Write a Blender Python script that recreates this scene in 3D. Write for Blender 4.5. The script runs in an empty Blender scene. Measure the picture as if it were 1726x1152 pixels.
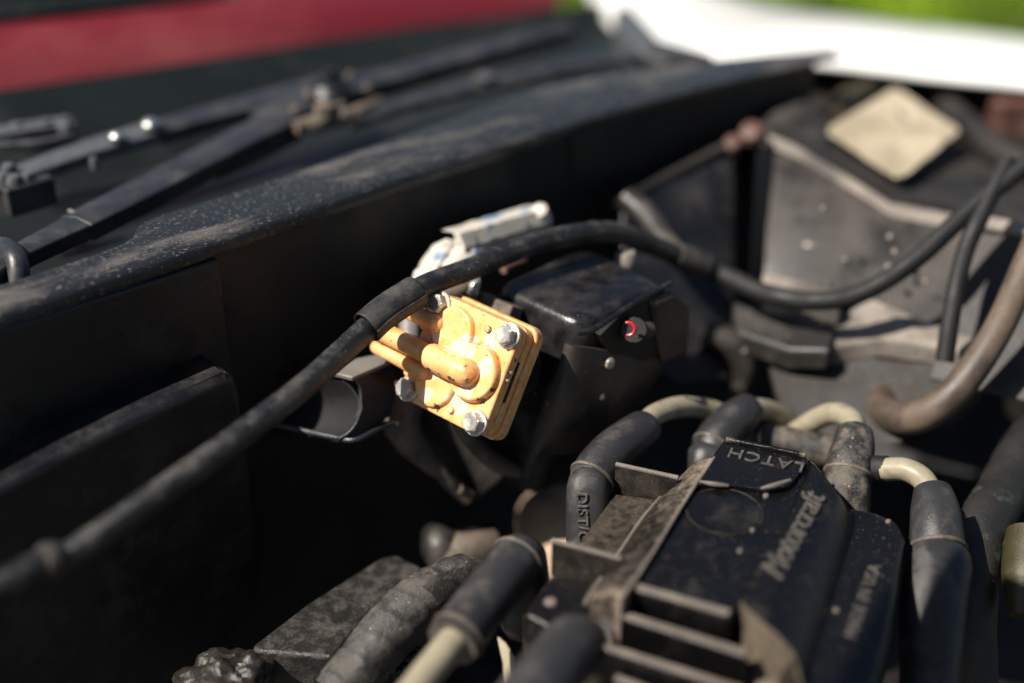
import bpy, bmesh, math, random
from mathutils import Vector, Matrix, noise as mnoise
random.seed(7)
S = bpy.context.scene
COL = S.collection
R = math.radians

# ------------------------------------------------------------ camera, light
PITCH = 30.0
FPX = 2397.0
cam_d = bpy.data.cameras.new('camera'); cam = bpy.data.objects.new('camera', cam_d); COL.objects.link(cam)
cam.location = (0, 0, 0); cam.rotation_euler = (R(90 - PITCH), 0, 0)
cam_d.lens = 50; cam_d.sensor_width = 36; cam_d.clip_start = 0.02; cam_d.clip_end = 200
cam_d.dof.use_dof = True; cam_d.dof.focus_distance = 0.497; cam_d.dof.aperture_fstop = 2.3
S.camera = cam

SUN = Vector((-.58, -.24, .78)).normalized()
w = bpy.data.worlds.new('World'); S.world = w; w.use_nodes = True
nt = w.node_tree; nt.nodes.clear()
o_ = nt.nodes.new('ShaderNodeOutputWorld'); b_ = nt.nodes.new('ShaderNodeBackground'); s_ = nt.nodes.new('ShaderNodeTexSky')
s_.sky_type = 'NISHITA'; s_.sun_disc = False
s_.sun_elevation = math.asin(SUN.z); s_.sun_rotation = math.atan2(SUN.x, SUN.y)
b_.inputs[1].default_value = 0.05
nt.links.new(s_.outputs[0], b_.inputs[0]); nt.links.new(b_.outputs[0], o_.inputs[0])
sl = bpy.data.lights.new('sun', 'SUN'); sl.energy = 5.0; sl.angle = R(.5); sl.color = (1, .93, .83)
so = bpy.data.objects.new('sun', sl); COL.objects.link(so)
so.rotation_euler = SUN.to_track_quat('Z', 'Y').to_euler()
S.view_settings.view_transform = 'Standard'; S.view_settings.look = 'None'
S.view_settings.exposure = 0.7; S.view_settings.gamma = 1; S.view_settings.use_curve_mapping = False
S.render.engine = 'CYCLES'

# ------------------------------------------------------------ geometry helpers
cF = Vector((0, math.cos(R(PITCH)), -math.sin(R(PITCH)))); cU = Vector((0, math.sin(R(PITCH)), math.cos(R(PITCH)))); cX = Vector((1, 0, 0))
def ray(x, y): return cF + cX * ((x - 863) / FPX) + cU * ((576 - y) / FPX)
def at(x, y, d): return ray(x, y) * d                                   # a measured place: sight line and distance
def hz(x, y, z): r = ray(x, y); return r * (z / r.z)                     # on the level z
def pl(x, y, p, n): r = ray(x, y); return r * (p.dot(n) / r.dot(n))      # on a plane

def link(name, bm, m, parent=None, bevel=0, seg=2, origin=None, smooth=True, sub=0, ang=35):
    bmesh.ops.remove_doubles(bm, verts=bm.verts, dist=1e-7)
    bmesh.ops.recalc_face_normals(bm, faces=bm.faces)
    if parent is not None: origin = parent['_o'] if '_o' in parent else (0, 0, 0)
    if origin is None:
        c = Vector((0, 0, 0)); zm = 1e9
        for v in bm.verts: c += v.co; zm = min(zm, v.co.z)
        c /= max(1, len(bm.verts)); origin = (c.x, c.y, zm)
    ov = Vector(origin)
    for v in bm.verts: v.co -= ov
    for f in bm.faces: f.smooth = smooth
    if smooth:
        for e in bm.edges:
            if len(e.link_faces) == 2 and e.calc_face_angle(0) > R(ang): e.smooth = False
    me = bpy.data.meshes.new(name); bm.to_mesh(me); bm.free()
    me.materials.append(m)
    o = bpy.data.objects.new(name, me); COL.objects.link(o)
    if parent is not None: o.parent = parent
    else: o.location = ov
    if parent is not None and '_o' in parent: o['_o'] = list(ov)
    elif parent is None: o['_o'] = list(ov)
    if bevel:
        b = o.modifiers.new('bevel', 'BEVEL'); b.width = bevel; b.segments = seg; b.limit_method = 'ANGLE'; b.angle_limit = R(30); b.harden_normals = True
    if sub:
        b = o.modifiers.new('sub', 'SUBSURF'); b.levels = sub; b.render_levels = sub
    return o

def tag(o, label=None, cat=None, group=None, kind=None):
    if label: o['label'] = label
    if cat: o['category'] = cat
    if group: o['group'] = group
    if kind: o['kind'] = kind
    return o

def thing(name, loc, label, cat, group=None):
    o = bpy.data.objects.new(name, None); COL.objects.link(o); o.location = loc; o['_o'] = list(loc)
    o.empty_display_size = .01
    return tag(o, label, cat, group)

def catmull(P, n=8, closed=False):
    out = []
    L = len(P)
    for i in range(L - 1):
        p0, p1, p2, p3 = P[max(i - 1, 0)], P[i], P[i + 1], P[min(i + 2, L - 1)]
        for k in range(n):
            t = k / n
            out.append([0.5 * ((2 * b) + (-a + c) * t + (2 * a - 5 * b + 4 * c - d) * t * t + (-a + 3 * b - 3 * c + d) * t ** 3) for a, b, c, d in zip(p0, p1, p2, p3)])
    out.append(list(P[-1]))
    return out

def tube(bm, pts, rad, seg=24, n=8, prof=None, caps=True, wob=0, wsc=200, rnd_end=False):
    """pts: vectors; rad: number or list; prof(angle)->radius factor"""
    if not isinstance(rad, (list, tuple)): rad = [rad] * len(pts)
    P = catmull([(p.x, p.y, p.z, r) for p, r in zip(pts, rad)], n)
    V = [Vector(p[:3]) for p in P]; Rr = [p[3] for p in P]
    if rnd_end:
        for end in (0, 1):
            a = V[0] if end == 0 else V[-1]; b = V[1] if end == 0 else V[-2]; r = Rr[0] if end == 0 else Rr[-1]
            d = (a - b).normalized()
            ex = [(a + d * r * math.sin(t), max(r * math.cos(t), r * .04)) for t in (R(25), R(50), R(72), R(88))]
            if end == 0: V = [e[0] for e in ex[::-1]] + V; Rr = [e[1] for e in ex[::-1]] + Rr
            else: V = V + [e[0] for e in ex]; Rr = Rr + [e[1] for e in ex]
    rings = []; up = None
    for i, p in enumerate(V):
        t = (V[min(i + 1, len(V) - 1)] - V[max(i - 1, 0)]).normalized()
        if up is None:
            up = Vector((0, 0, 1)) if abs(t.z) < .9 else Vector((1, 0, 0))
        up = (up - t * up.dot(t)).normalized(); sd = t.cross(up)
        ring = []
        for k in range(seg):
            a = 2 * math.pi * k / seg
            r = Rr[i] * (prof(a) if prof else 1)
            q = p + (sd * math.cos(a) + up * math.sin(a)) * r
            if wob: q += (sd * math.cos(a) + up * math.sin(a)) * wob * mnoise.noise(q * wsc)
            ring.append(bm.verts.new(q))
        rings.append(ring)
    for i in range(len(rings) - 1):
        for k in range(seg):
            bm.faces.new((rings[i][k], rings[i][(k + 1) % seg], rings[i + 1][(k + 1) % seg], rings[i + 1][k]))
    if caps:
        bm.faces.new(rings[0][::-1]); bm.faces.new(rings[-1])
    return bm

def NB(): return bmesh.new()

def prism(bm, poly, off):
    a = [bm.verts.new(p) for p in poly]; b = [bm.verts.new(p + off) for p in poly]
    n = len(poly)
    bm.faces.new(a); bm.faces.new(b[::-1])
    for i in range(n): bm.faces.new((a[i], b[i], b[(i + 1) % n], a[(i + 1) % n]))
    return bm

def loft(bm, rows, off=None):
    """rows of points; off: thickness/skirt vector (closes to a solid)"""
    T = [[bm.verts.new(p) for p in r] for r in rows]
    m = len(rows[0]); n = len(rows)
    for i in range(n - 1):
        for j in range(m - 1): bm.faces.new((T[i][j], T[i][j + 1], T[i + 1][j + 1], T[i + 1][j]))
    if off is not None:
        f = off if callable(off) else (lambda p: p + off)
        B = [[bm.verts.new(f(p)) for p in r] for r in rows]
        for i in range(n - 1):
            for j in range(m - 1): bm.faces.new((B[i][j], B[i + 1][j], B[i + 1][j + 1], B[i][j + 1]))
        for i in range(n - 1):
            bm.faces.new((T[i][0], T[i + 1][0], B[i + 1][0], B[i][0])); bm.faces.new((T[i][-1], B[i][-1], B[i + 1][-1], T[i + 1][-1]))
        for j in range(m - 1):
            bm.faces.new((T[0][j], B[0][j], B[0][j + 1], T[0][j + 1])); bm.faces.new((T[-1][j], T[-1][j + 1], B[-1][j + 1], B[-1][j]))
    return bm
def skirt(z): return lambda p: Vector((p.x, p.y, z))

def box(bm, c, ax, ay, az):
    """c centre, ax/ay/az half vectors"""
    vs = [bm.verts.new(c + ax * i + ay * j + az * k) for i in (-1, 1) for j in (-1, 1) for k in (-1, 1)]
    for f in ((0, 1, 3, 2), (4, 6, 7, 5), (0, 4, 5, 1), (2, 3, 7, 6), (0, 2, 6, 4), (1, 5, 7, 3)): bm.faces.new([vs[i] for i in f])
    return bm

def disc(bm, c, n, prof, seg=32, ref=None, nsides=None):
    """lathe: prof list of (radius, height) along n from c"""
    n = n.normalized(); ref = ref or (Vector((1, 0, 0)) if abs(n.x) < .8 else Vector((0, 1, 0)))
    u = (ref - n * ref.dot(n)).normalized(); v = n.cross(u)
    rings = [[bm.verts.new(c + n * h + (u * math.cos(2 * math.pi * k / seg) + v * math.sin(2 * math.pi * k / seg)) * max(r, 1e-6)) for k in range(seg)] for r, h in prof]
    for i in range(len(rings) - 1):
        for k in range(seg): bm.faces.new((rings[i][k], rings[i][(k + 1) % seg], rings[i + 1][(k + 1) % seg], rings[i + 1][k]))
    bm.faces.new(rings[0][::-1]); bm.faces.new(rings[-1])
    return bm

def letters(name, body, size, org, xd, n, m, parent, depth=.0003, align='CENTER', shear=0, weight=0, bevel=.00006, space=1.0, font_bend=None):
    cu = bpy.data.curves.new(name, 'FONT'); cu.body = body; cu.size = size; cu.align_x = align; cu.align_y = 'CENTER'
    cu.extrude = depth; cu.bevel_depth = bevel; cu.shear = shear; cu.offset = weight; cu.space_character = space; cu.resolution_u = 4
    tmp = bpy.data.objects.new('tmp', cu); COL.objects.link(tmp)
    bpy.context.view_layer.update()
    me = bpy.data.meshes.new_from_object(tmp.evaluated_get(bpy.context.evaluated_depsgraph_get()))
    bpy.data.objects.remove(tmp); bpy.data.curves.remove(cu)
    xd = xd.normalized(); n = (n - xd * n.dot(xd)).normalized(); yd = n.cross(xd)
    M = Matrix((xd, yd, n)).transposed().to_4x4(); M.translation = org
    me.transform(M); bm = NB(); bm.from_mesh(me); bpy.data.meshes.remove(me)
    return link(name, bm, m, parent, smooth=False)

# ------------------------------------------------------------ materials
def mat(name, col, rough=.5, metal=0, dust=None, dlo=.5, dhi=.62, dsc=60, drough=.85, ddet=8, spots=None, ssc=900, sthr=.68,
        bump=.2, bsc=1500, bump2=0, b2sc=200, spec=.5, edge=None, elo=.52, ehi=.58, rvar=.15, coat=0, updust=0, dirc=None, streak=(1, 1, 1), rotz=0):
    m = bpy.data.materials.new(name); m.use_nodes = True
    N = m.node_tree.nodes; L = m.node_tree.links; N.clear()
    out = N.new('ShaderNodeOutputMaterial'); P = N.new('ShaderNodeBsdfPrincipled'); L.new(P.outputs[0], out.inputs[0])
    tc = N.new('ShaderNodeTexCoord'); mp = N.new('ShaderNodeMapping'); L.new(tc.outputs['Object'], mp.inputs[0])
    if rotz:
        m0 = mp; m0.inputs['Rotation'].default_value = (0, 0, rotz); mp = N.new('ShaderNodeMapping'); L.new(m0.outputs[0], mp.inputs[0])
    mp.inputs['Scale'].default_value = streak
    def nz(sc, det=6, rgh=.6, src=None):
        n = N.new('ShaderNodeTexNoise'); n.inputs['Scale'].default_value = sc; n.inputs['Detail'].default_value = det; n.inputs['Roughness'].default_value = rgh
        L.new((src or mp).outputs[0], n.inputs['Vector']); return n.outputs[0]
    def rng(src, lo, hi, a=0, b=1):
        r = N.new('ShaderNodeMapRange'); r.inputs[1].default_value = lo; r.inputs[2].default_value = hi; r.inputs[3].default_value = a; r.inputs[4].default_value = b
        L.new(src, r.inputs[0]); return r.outputs[0]
    def mixc(f, a, b):
        x = N.new('ShaderNodeMix'); x.data_type = 'RGBA'; L.new(f, x.inputs[0])
        if isinstance(a, tuple): x.inputs[6].default_value = (*a, 1)
        else: L.new(a, x.inputs[6])
        if isinstance(b, tuple): x.inputs[7].default_value = (*b, 1)
        else: L.new(b, x.inputs[7])
        return x.outputs[2]
    def mixf(f, a, b):
        x = N.new('ShaderNodeMix'); L.new(f, x.inputs[0])
        for i, q in ((2, a), (3, b)):
            if isinstance(q, (int, float)): x.inputs[i].default_value = q
            else: L.new(q, x.inputs[i])
        return x.outputs[0]
    def mth(op, a, b):
        x = N.new('ShaderNodeMath'); x.operation = op
        for i, q in ((0, a), (1, b)):
            if isinstance(q, (int, float)): x.inputs[i].default_value = q
            else: L.new(q, x.inputs[i])
        return x.outputs[0]
    # slow tone variation
    v = rng(nz(dsc * .6, 5), .3, .7)
    c = mixc(v, tuple(q * .8 for q in col), tuple(min(1, q * 1.2) for q in col))
    ro = rng(nz(dsc * 1.7, 7), .3, .7, rough - rvar, rough + rvar)
    me_ = metal
    if dust:
        f = rng(nz(dsc, ddet, .68), dlo, dhi)
        if updust:
            g = N.new('ShaderNodeNewGeometry'); sx = N.new('ShaderNodeSeparateXYZ'); L.new(g.outputs['Normal'], sx.inputs[0])
            u = rng(sx.outputs[2], .2, .95, 1 - updust, 1); f = mth('MULTIPLY', f, u)
        c = mixc(f, c, dust); ro = mixf(f, ro, drough)
        if metal: me_ = mixf(f, metal, 0)
    if edge:
        g = N.new('ShaderNodeNewGeometry')
        e = rng(mth('ADD', g.outputs['Pointiness'], mth('MULTIPLY', mth('SUBTRACT', nz(dsc * 6, 4), .5), .08)), elo, ehi)
        c = mixc(e, c, edge)
    if spots:
        s = rng(nz(ssc, 3, .5), sthr, sthr + .03)
        c = mixc(s, c, spots)
    L.new(c, P.inputs['Base Color']); L.new(ro, P.inputs['Roughness'])
    if isinstance(me_, (int, float)): P.inputs['Metallic'].default_value = me_
    else: L.new(me_, P.inputs['Metallic'])
    P.inputs['Specular IOR Level'].default_value = spec
    P.inputs['Coat Weight'].default_value = coat; P.inputs['Coat Roughness'].default_value = .15
    h = nz(bsc, 5, .6)
    if bump2: h = mth('ADD', mth('MULTIPLY', h, bump), mth('MULTIPLY', nz(b2sc, 6), bump2 * bsc / b2sc * .25)); st = 1
    else: st = bump
    bp = N.new('ShaderNodeBump'); bp.inputs['Strength'].default_value = min(1, st); bp.inputs['Distance'].default_value = .0004
    L.new(h, bp.inputs['Height']); L.new(bp.outputs[0], P.inputs['Normal'])
    return m

SAND = (.30, .235, .165); GREY = (.16, .145, .13)
M = {}
M['body_black'] = mat('black_paint', (.0055, .006, .008), .40, dust=(.026, .022, .019), dlo=.5, dhi=.75, dsc=40, bump=.5, bsc=900, spots=(.06, .05, .04), ssc=700, sthr=.72)
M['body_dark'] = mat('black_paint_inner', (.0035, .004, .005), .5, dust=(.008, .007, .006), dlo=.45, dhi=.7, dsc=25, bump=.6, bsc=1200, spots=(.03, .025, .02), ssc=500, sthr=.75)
M['flange'] = mat('dusty_black_flange', (.013, .0145, .017), .33, dust=(.15, .132, .115), dlo=.51, dhi=.74, dsc=48, ddet=14, bump=.9, bsc=900, spots=(.20, .18, .15), ssc=1700, sthr=.635, drough=.6, streak=(.38, 1.15, 1), rotz=R(-38))
M['wing'] = mat('dusty_inner_wing', (.018, .016, .015), .45, dust=(.075, .064, .056), dlo=.44, dhi=.66, dsc=32, bump=.5, bsc=500, spots=(.5, .45, .4), ssc=110, sthr=.72)
M['wing_dark'] = mat('dark_inner_wing', (.010, .009, .0085), .5, dust=(.034, .028, .024), dlo=.4, dhi=.7, dsc=18, bump=.5, bsc=500)
M['wing_pale'] = mat('pale_lit_dusty_ledge', (.10, .088, .078), .55, dust=(.30, .26, .22), dlo=.42, dhi=.6, dsc=22, bump=.6, bsc=400, bump2=.4, b2sc=60)
M['matte_black'] = mat('matte_black_rubber', (.006, .006, .0065), .65, bump=.3)
M['white'] = mat('white_car_paint', (.82, .82, .79), .25, dust=(.7, .69, .64), dlo=.5, dhi=.8, dsc=5, bump=.02, coat=.5)
M['red'] = mat('red_paint', (.14, .011, .016), .45, dust=(.21, .034, .036), dlo=.45, dhi=.65, dsc=4, bump=.05, coat=.2)
M['glass'] = mat('dark_glass', (.010, .013, .013), .35, bump=.02, dust=(.02, .022, .02), dsc=8, spec=.25)
M['wiper'] = mat('satin_black_wiper', (.020, .021, .025), .30, dust=(.045, .044, .043), dlo=.45, dhi=.7, dsc=50, bump=.25, bsc=2500)
M['wiper_metal'] = mat('worn_wiper_metal', (.13, .145, .16), .38, metal=.6, dust=(.05, .05, .055), dlo=.42, dhi=.55, dsc=80, bump=.4, bsc=900)
M['rivet'] = mat('bright_rivet', (.5, .52, .5), .3, metal=.9, bump=.1)
M['rubber'] = mat('weathered_rubber', (.009, .009, .010), .40, dust=(.06, .056, .05), dlo=.46, dhi=.72, dsc=120, bump=.5, bsc=2200, spots=(.42, .36, .28), ssc=1300, sthr=.69)
M['sleeve'] = mat('dusty_rubber_sleeve', (.012, .0117, .012), .5, dust=(.07, .065, .06), dlo=.46, dhi=.7, dsc=150, bump=.8, bsc=2600, spots=(.22, .18, .14), ssc=2200, sthr=.66)
M['yellow'] = None
M['bolt'] = mat('zinc_bolt', (.52, .48, .43), .30, metal=.7, dust=(.40, .34, .27), dlo=.50, dhi=.66, dsc=160, bump=.12, bsc=1500, rvar=.08)
M['blue_alloy'] = mat('corroded_alloy_blue_paint', (.50, .47, .41), .6, dust=(.10, .21, .34), dlo=.52, dhi=.60, dsc=55, bump=.7, bsc=900, bump2=.3, b2sc=300, edge=(.75, .70, .62), elo=.54, ehi=.62, spots=(.22, .17, .12), ssc=420, sthr=.64)
M['cover'] = mat('glossy_black_cover', (.006, .006, .007), .20, dust=(.06, .053, .05), dlo=.46, dhi=.78, dsc=38, ddet=10, bump=.25, bsc=1800, spots=(.55, .42, .36), ssc=420, sthr=.735, drough=.5)
M['cover_side'] = mat('dirty_brown_side', (.028, .021, .017), .42, dust=(.10, .066, .046), dlo=.45, dhi=.7, dsc=30, bump=.4, bsc=1200, bump2=.2, b2sc=200, spots=(.3, .24, .2), ssc=300, sthr=.74)
M['redring'] = mat('red_plastic', (.42, .010, .015), .35, bump=.05)
M['bracket'] = mat('dark_blue_steel', (.022, .024, .032), .36, metal=.3, dust=(.05, .04, .032), dlo=.5, dhi=.66, dsc=50, bump=.4, bsc=1500, spots=(.02, .05, .12), ssc=120, sthr=.62)
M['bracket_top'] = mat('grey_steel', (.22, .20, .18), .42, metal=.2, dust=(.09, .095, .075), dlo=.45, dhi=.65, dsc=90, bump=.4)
M['cast'] = mat('dusty_cast_alloy', (.15, .115, .09), .7, dust=(.05, .04, .03), dlo=.45, dhi=.65, dsc=70, bump=.8, bsc=900, bump2=.3, b2sc=200)
M['cast_dark'] = mat('greasy_dark_casting', (.012, .0105, .0095), .5, dust=(.034, .026, .02), dlo=.45, dhi=.7, dsc=60, bump=.8, bsc=700, bump2=.5, b2sc=180)
M['terra'] = mat('tan_casting', (.42, .28, .19), .75, dust=(.5, .38, .28), dlo=.4, dhi=.65, dsc=50, bump=.5, bsc=500)
M['rock'] = mat('grimy_gravelly_grease', (.02, .017, .015), .35, dust=(.05, .034, .02), dlo=.55, dhi=.7, dsc=260, bump=1, bsc=600, bump2=.8, b2sc=250)
M['pad'] = mat('textured_grey_casting', (.018, .0165, .0155), .34, dust=(.05, .044, .039), dlo=.45, dhi=.65, dsc=150, bump=1, bsc=900, bump2=.5, b2sc=260)
M['tape'] = mat('fabric_tape', (.030, .028, .027), .42, dust=(.085, .074, .063), dlo=.45, dhi=.66, dsc=130, bump=.9, bsc=1400, bump2=.6, b2sc=280, spots=(.4, .33, .25), ssc=900, sthr=.70)
M['boot'] = mat('rubber_boot', (.024, .0235, .025), .38, dust=(.07, .063, .057), dlo=.50, dhi=.76, dsc=90, bump=.35, bsc=2200, edge=(.2, .16, .12), elo=.55, ehi=.62, spots=(.3, .24, .18), ssc=1000, sthr=.72)
M['boot_dirty'] = mat('dirty_rubber_boot', (.022, .021, .021), .40, dust=(.12, .10, .08), dlo=.45, dhi=.62, dsc=150, bump=.9, bsc=1500, bump2=.5, b2sc=420, edge=(.25, .2, .15), elo=.55, ehi=.62, spots=(.4, .33, .25), ssc=900, sthr=.68)
M['wire'] = mat('beige_ignition_wire', (.27, .24, .17), .4, dust=(.15, .125, .09), dlo=.5, dhi=.68, dsc=90, bump=.2)
M['cap'] = mat('black_phenolic', (.0040, .0038, .0040), .19, dust=(.045, .038, .032), dlo=.58, dhi=.84, dsc=55, ddet=12, spec=.35, bump=.35, bsc=2200, edge=(.22, .175, .13), elo=.55, ehi=.65, spots=(.38, .31, .24), ssc=1700, sthr=.705, drough=.7)
M['cap_plain'] = mat('smooth_black_phenolic', (.0040, .0038, .0040), .19, dust=(.02, .018, .016), dlo=.5, dhi=.75, dsc=60, spec=.35, bump=.25, bsc=2200)
M['cap_tab'] = mat('brown_dusted_phenolic', (.012, .0105, .009), .36, dust=(.045, .036, .029), dlo=.4, dhi=.68, dsc=120, spec=.35, bump=.4, bsc=2200, spots=(.2, .15, .11), ssc=2000, sthr=.68)
M['cap_dusty'] = mat('dusty_black_phenolic', (.008, .0072, .0065), .30, dust=(.065, .052, .042), dlo=.48, dhi=.72, dsc=70, ddet=12, spec=.35, bump=.45, bsc=2200, edge=(.4, .32, .25), elo=.53, ehi=.6, spots=(.45, .36, .28), ssc=1500, sthr=.69, drough=.7)
M['cap_rib'] = mat('worn_lit_grey_rib', (.12, .10, .088), .33, dust=(.19, .165, .135), dlo=.4, dhi=.7, dsc=90, spec=.35, bump=.8, bsc=1800, drough=.6)
M['cap_text'] = mat('glint_raised_letters', (.06, .056, .052), .22, bump=.3, dust=(.10, .085, .07), dsc=300)  # letters paler than the cap, their glints put into the colour
M['card'] = mat('cream_card', (.30, .25, .17), .7, dust=(.46, .39, .28), dlo=.35, dhi=.6, dsc=45, spots=(.2, .15, .10), ssc=60, sthr=.66, bump=.3)
M['hose_tan'] = mat('dusty_tan_hose', (.055, .04, .03), .5, dust=(.17, .12, .085), dlo=.4, dhi=.65, dsc=25, bump=.4)
M['hose_green'] = mat('dark_hose_green_dirt', (.016, .015, .014), .5, dust=(.05, .085, .065), dlo=.56, dhi=.66, dsc=45, bump=.8, bump2=.4, bsc=900)
M['rust'] = mat('rusty_orange', (.09, .04, .03), .6, dust=(.22, .12, .09), dsc=40, bump=.5)
M['olive'] = mat('olive_brass', (.04, .034, .014), .5, dust=(.07, .045, .03), dsc=50, bump=.4, metal=.2)
M['ground'] = mat('ground_earth', (.035, .036, .028), .9, dust=(.05, .055, .03), dlo=.4, dhi=.6, dsc=2, bump=.5, bsc=20)

def leafmat(name, c):
    m = bpy.data.materials.new(name); m.use_nodes = True; N = m.node_tree.nodes; P = N['Principled BSDF']
    t = N.new('ShaderNodeTexNoise'); t.inputs['Scale'].default_value = 3.5; t.inputs['Detail'].default_value = 3
    r = N.new('ShaderNodeValToRGB'); r.color_ramp.elements[0].color = tuple(q * .25 for q in c) + (1,); r.color_ramp.elements[1].color = c + (1,)
    r.color_ramp.elements[0].position = .4; r.color_ramp.elements[1].position = .6
    g = N.new('ShaderNodeTexCoord'); m.node_tree.links.new(g.outputs['Object'], t.inputs[0]); m.node_tree.links.new(t.outputs[0], r.inputs[0]); m.node_tree.links.new(r.outputs[0], P.inputs[0])
    P.inputs['Roughness'].default_value = .6
    return m
M['leaf'] = leafmat('grass_green', (.22, .36, .008))

# yellow paint, chipped, with frosty oxide
def yellow():
    m = bpy.data.materials.new('chipped_yellow_paint'); m.use_nodes = True
    N = m.node_tree.nodes; L = m.node_tree.links; P = N['Principled BSDF']
    tc = N.new('ShaderNodeTexCoord')
    def nz(sc, det, rgh=.6):
        n = N.new('ShaderNodeTexNoise'); n.inputs['Scale'].default_value = sc; n.inputs['Detail'].default_value = det; n.inputs['Roughness'].default_value = rgh
        L.new(tc.outputs['Object'], n.inputs['Vector']); return n.outputs[0]
    def rng(src, lo, hi, a=0, b=1):
        r = N.new('ShaderNodeMapRange'); r.inputs[1].default_value = lo; r.inputs[2].default_value = hi; r.inputs[3].default_value = a; r.inputs[4].default_value = b
        L.new(src, r.inputs[0]); return r.outputs[0]
    def mx(f, a, b):
        x = N.new('ShaderNodeMix'); x.data_type = 'RGBA'; L.new(f, x.inputs[0])
        for i, q in ((6, a), (7, b)):
            if isinstance(q, tuple): x.inputs[i].default_value = (*q, 1)
            else: L.new(q, x.inputs[i])
        return x.outputs[2]
    def mth(op, a, b):
        x = N.new('ShaderNodeMath'); x.operation = op
        for i, q in ((0, a), (1, b)):
            if isinstance(q, (int, float)): x.inputs[i].default_value = q
            else: L.new(q, x.inputs[i])
        return x.outputs[0]
    base = mx(rng(nz(130, 8, .68), .38, .60), (.80, .34, .10), (.88, .49, .21))
    def near(p, r0, r1):
        d = N.new('ShaderNodeVectorMath'); d.operation = 'DISTANCE'; L.new(tc.outputs['Object'], d.inputs[0]); d.inputs[1].default_value = p
        return rng(d.outputs['Value'], r0, r1, 1, 0)
    # white oxide bloom in the valleys of the casting, granular
    gr = rng(nz(1300, 6, .75), .40, .62)
    pl_ = None
    for p, r0, r1 in YB:
        q = near(p, r0, r1); pl_ = q if pl_ is None else mth('MAXIMUM', pl_, q)
    ox = mth('MULTIPLY', rng(mth('ADD', pl_, mth('MULTIPLY', mth('SUBTRACT', nz(260, 6, .7), .5), 2.4)), .45, .75), gr)
    ox2 = mth('MULTIPLY', rng(nz(150, 8, .72), .60, .68), mth('MULTIPLY', gr, .7))
    oxt = mth('MINIMUM', mth('ADD', ox, ox2), 1)
    base = mx(oxt, base, (.82, .75, .64))
    g = N.new('ShaderNodeNewGeometry')
    e = mth('MULTIPLY', rng(g.outputs['Pointiness'], .53, .58), rng(nz(420, 4), .50, .56))
    ck = None
    for p, r0, r1 in YC:
        q = near(p, r0, r1); ck = q if ck is None else mth('MAXIMUM', ck, q)
    chn = mth('MAXIMUM', rng(mth('ADD', ck, mth('MULTIPLY', mth('SUBTRACT', nz(700, 5, .65), .5), 2.2)), .62, .66), rng(nz(620, 4, .55), .685, .695))
    ch = mth('MINIMUM', mth('ADD', chn, e), 1)
    base = mx(ch, base, (.055, .052, .06))
    L.new(base, P.inputs['Base Color'])
    L.new(rng(oxt, 0, 1, .34, .8), P.inputs['Roughness'])
    h = mth('SUBTRACT', mth('ADD', mth('MULTIPLY', nz(1800, 4), .25), mth('MULTIPLY', oxt, .3)), mth('MULTIPLY', ch, .8))
    bp = N.new('ShaderNodeBump'); bp.inputs['Strength'].default_value = .5; bp.inputs['Distance'].default_value = .0004
    L.new(h, bp.inputs['Height']); L.new(bp.outputs[0], P.inputs['Normal'])
    return m

# ============================================================ SETTING
bm = NB(); c = [Vector((-60, -20, -1.05)), Vector((60, -20, -1.05)), Vector((60, 120, -1.05)), Vector((-60, 120, -1.05))]
bm.faces.new([bm.verts.new(p) for p in c])
tag(link('ground', bm, M['ground'], origin=(0, 0, -1.05)), kind='structure')

# grass seen past the wing, leafy tufts
bm = NB()
for i in range(26000):
    x = random.uniform(-1.5, 3.6); y = random.uniform(2.8, 6.5); h = random.uniform(.05, .16); a = random.uniform(0, 6.28)
    p = Vector((x, y, -1.05)); d = Vector((math.cos(a), math.sin(a), 0)) * random.uniform(.02, .045); t = Vector((random.uniform(-.05, .05), random.uniform(-.05, .05), h))
    bm.faces.new([bm.verts.new(p - d), bm.verts.new(p + d), bm.verts.new(p + t)])
tag(link('grass', bm, M['leaf'], origin=(1.5, 5, -1.05), smooth=False), 'sunlit green grass beyond the white wing', 'grass', kind='stuff')

# ------------------------------------------------------------ bulkhead
ZL = -.218
pF = [(-260, 620), (-100, 565), (0, 530), (180, 468), (370, 402), (530, 347), (700, 289), (860, 239), (1000, 195), (1200, 142), (1330, 112), (1420, 97)]
pB = [(-260, 575), (-100, 516), (0, 480), (205, 411), (247, 371), (400, 322), (560, 268), (760, 199), (900, 152), (1080, 118), (1250, 97), (1400, 86)]
F3 = [hz(x, y, ZL) for x, y in pF]; B3 = [hz(x, y, ZL) for x, y in pB]
bulk = thing('bulkhead_panel', hz(500, 357, ZL) + Vector((0, 0, -.3)), 'long black painted metal bulkhead with a dusty top flange crossing the photo diagonally', 'bulkhead')
wdir = (hz(700, 289, ZL) - hz(0, 530, ZL)).normalized(); wn = Vector((wdir.y, -wdir.x, 0))     # wn points into the bay
# rolled flange: back edge, top, rolled front, front band
rows = []
for t, dz, off in ((0, -.012, -.0015), (0, -.0012, -.0006), (0, 0, .0008), (.5, .0006, 0), (.93, .0002, 0), (1, -.0006, .0002), (1, -.0014, .0008), (1, -.0052, .0010), (1, -.0060, .0006), (1, -.0064, -.002)):
    rows.append([b.lerp(f, t) + Vector((0, 0, dz * (1 if k_ < 30 else max(.12, 1 - (k_ - 30) / 13)))) + wn * off for k_, (f, b) in enumerate(zip([Vector(p) for p in catmull([tuple(q) for q in F3], 4)], [Vector(p) for p in catmull([tuple(q) for q in B3], 4)]))])
bm = loft(NB(), rows)
o = link('top_flange', bm, M['flange'], bulk)
sm = o.modifiers.new('t', 'SOLIDIFY'); sm.thickness = .001
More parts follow.
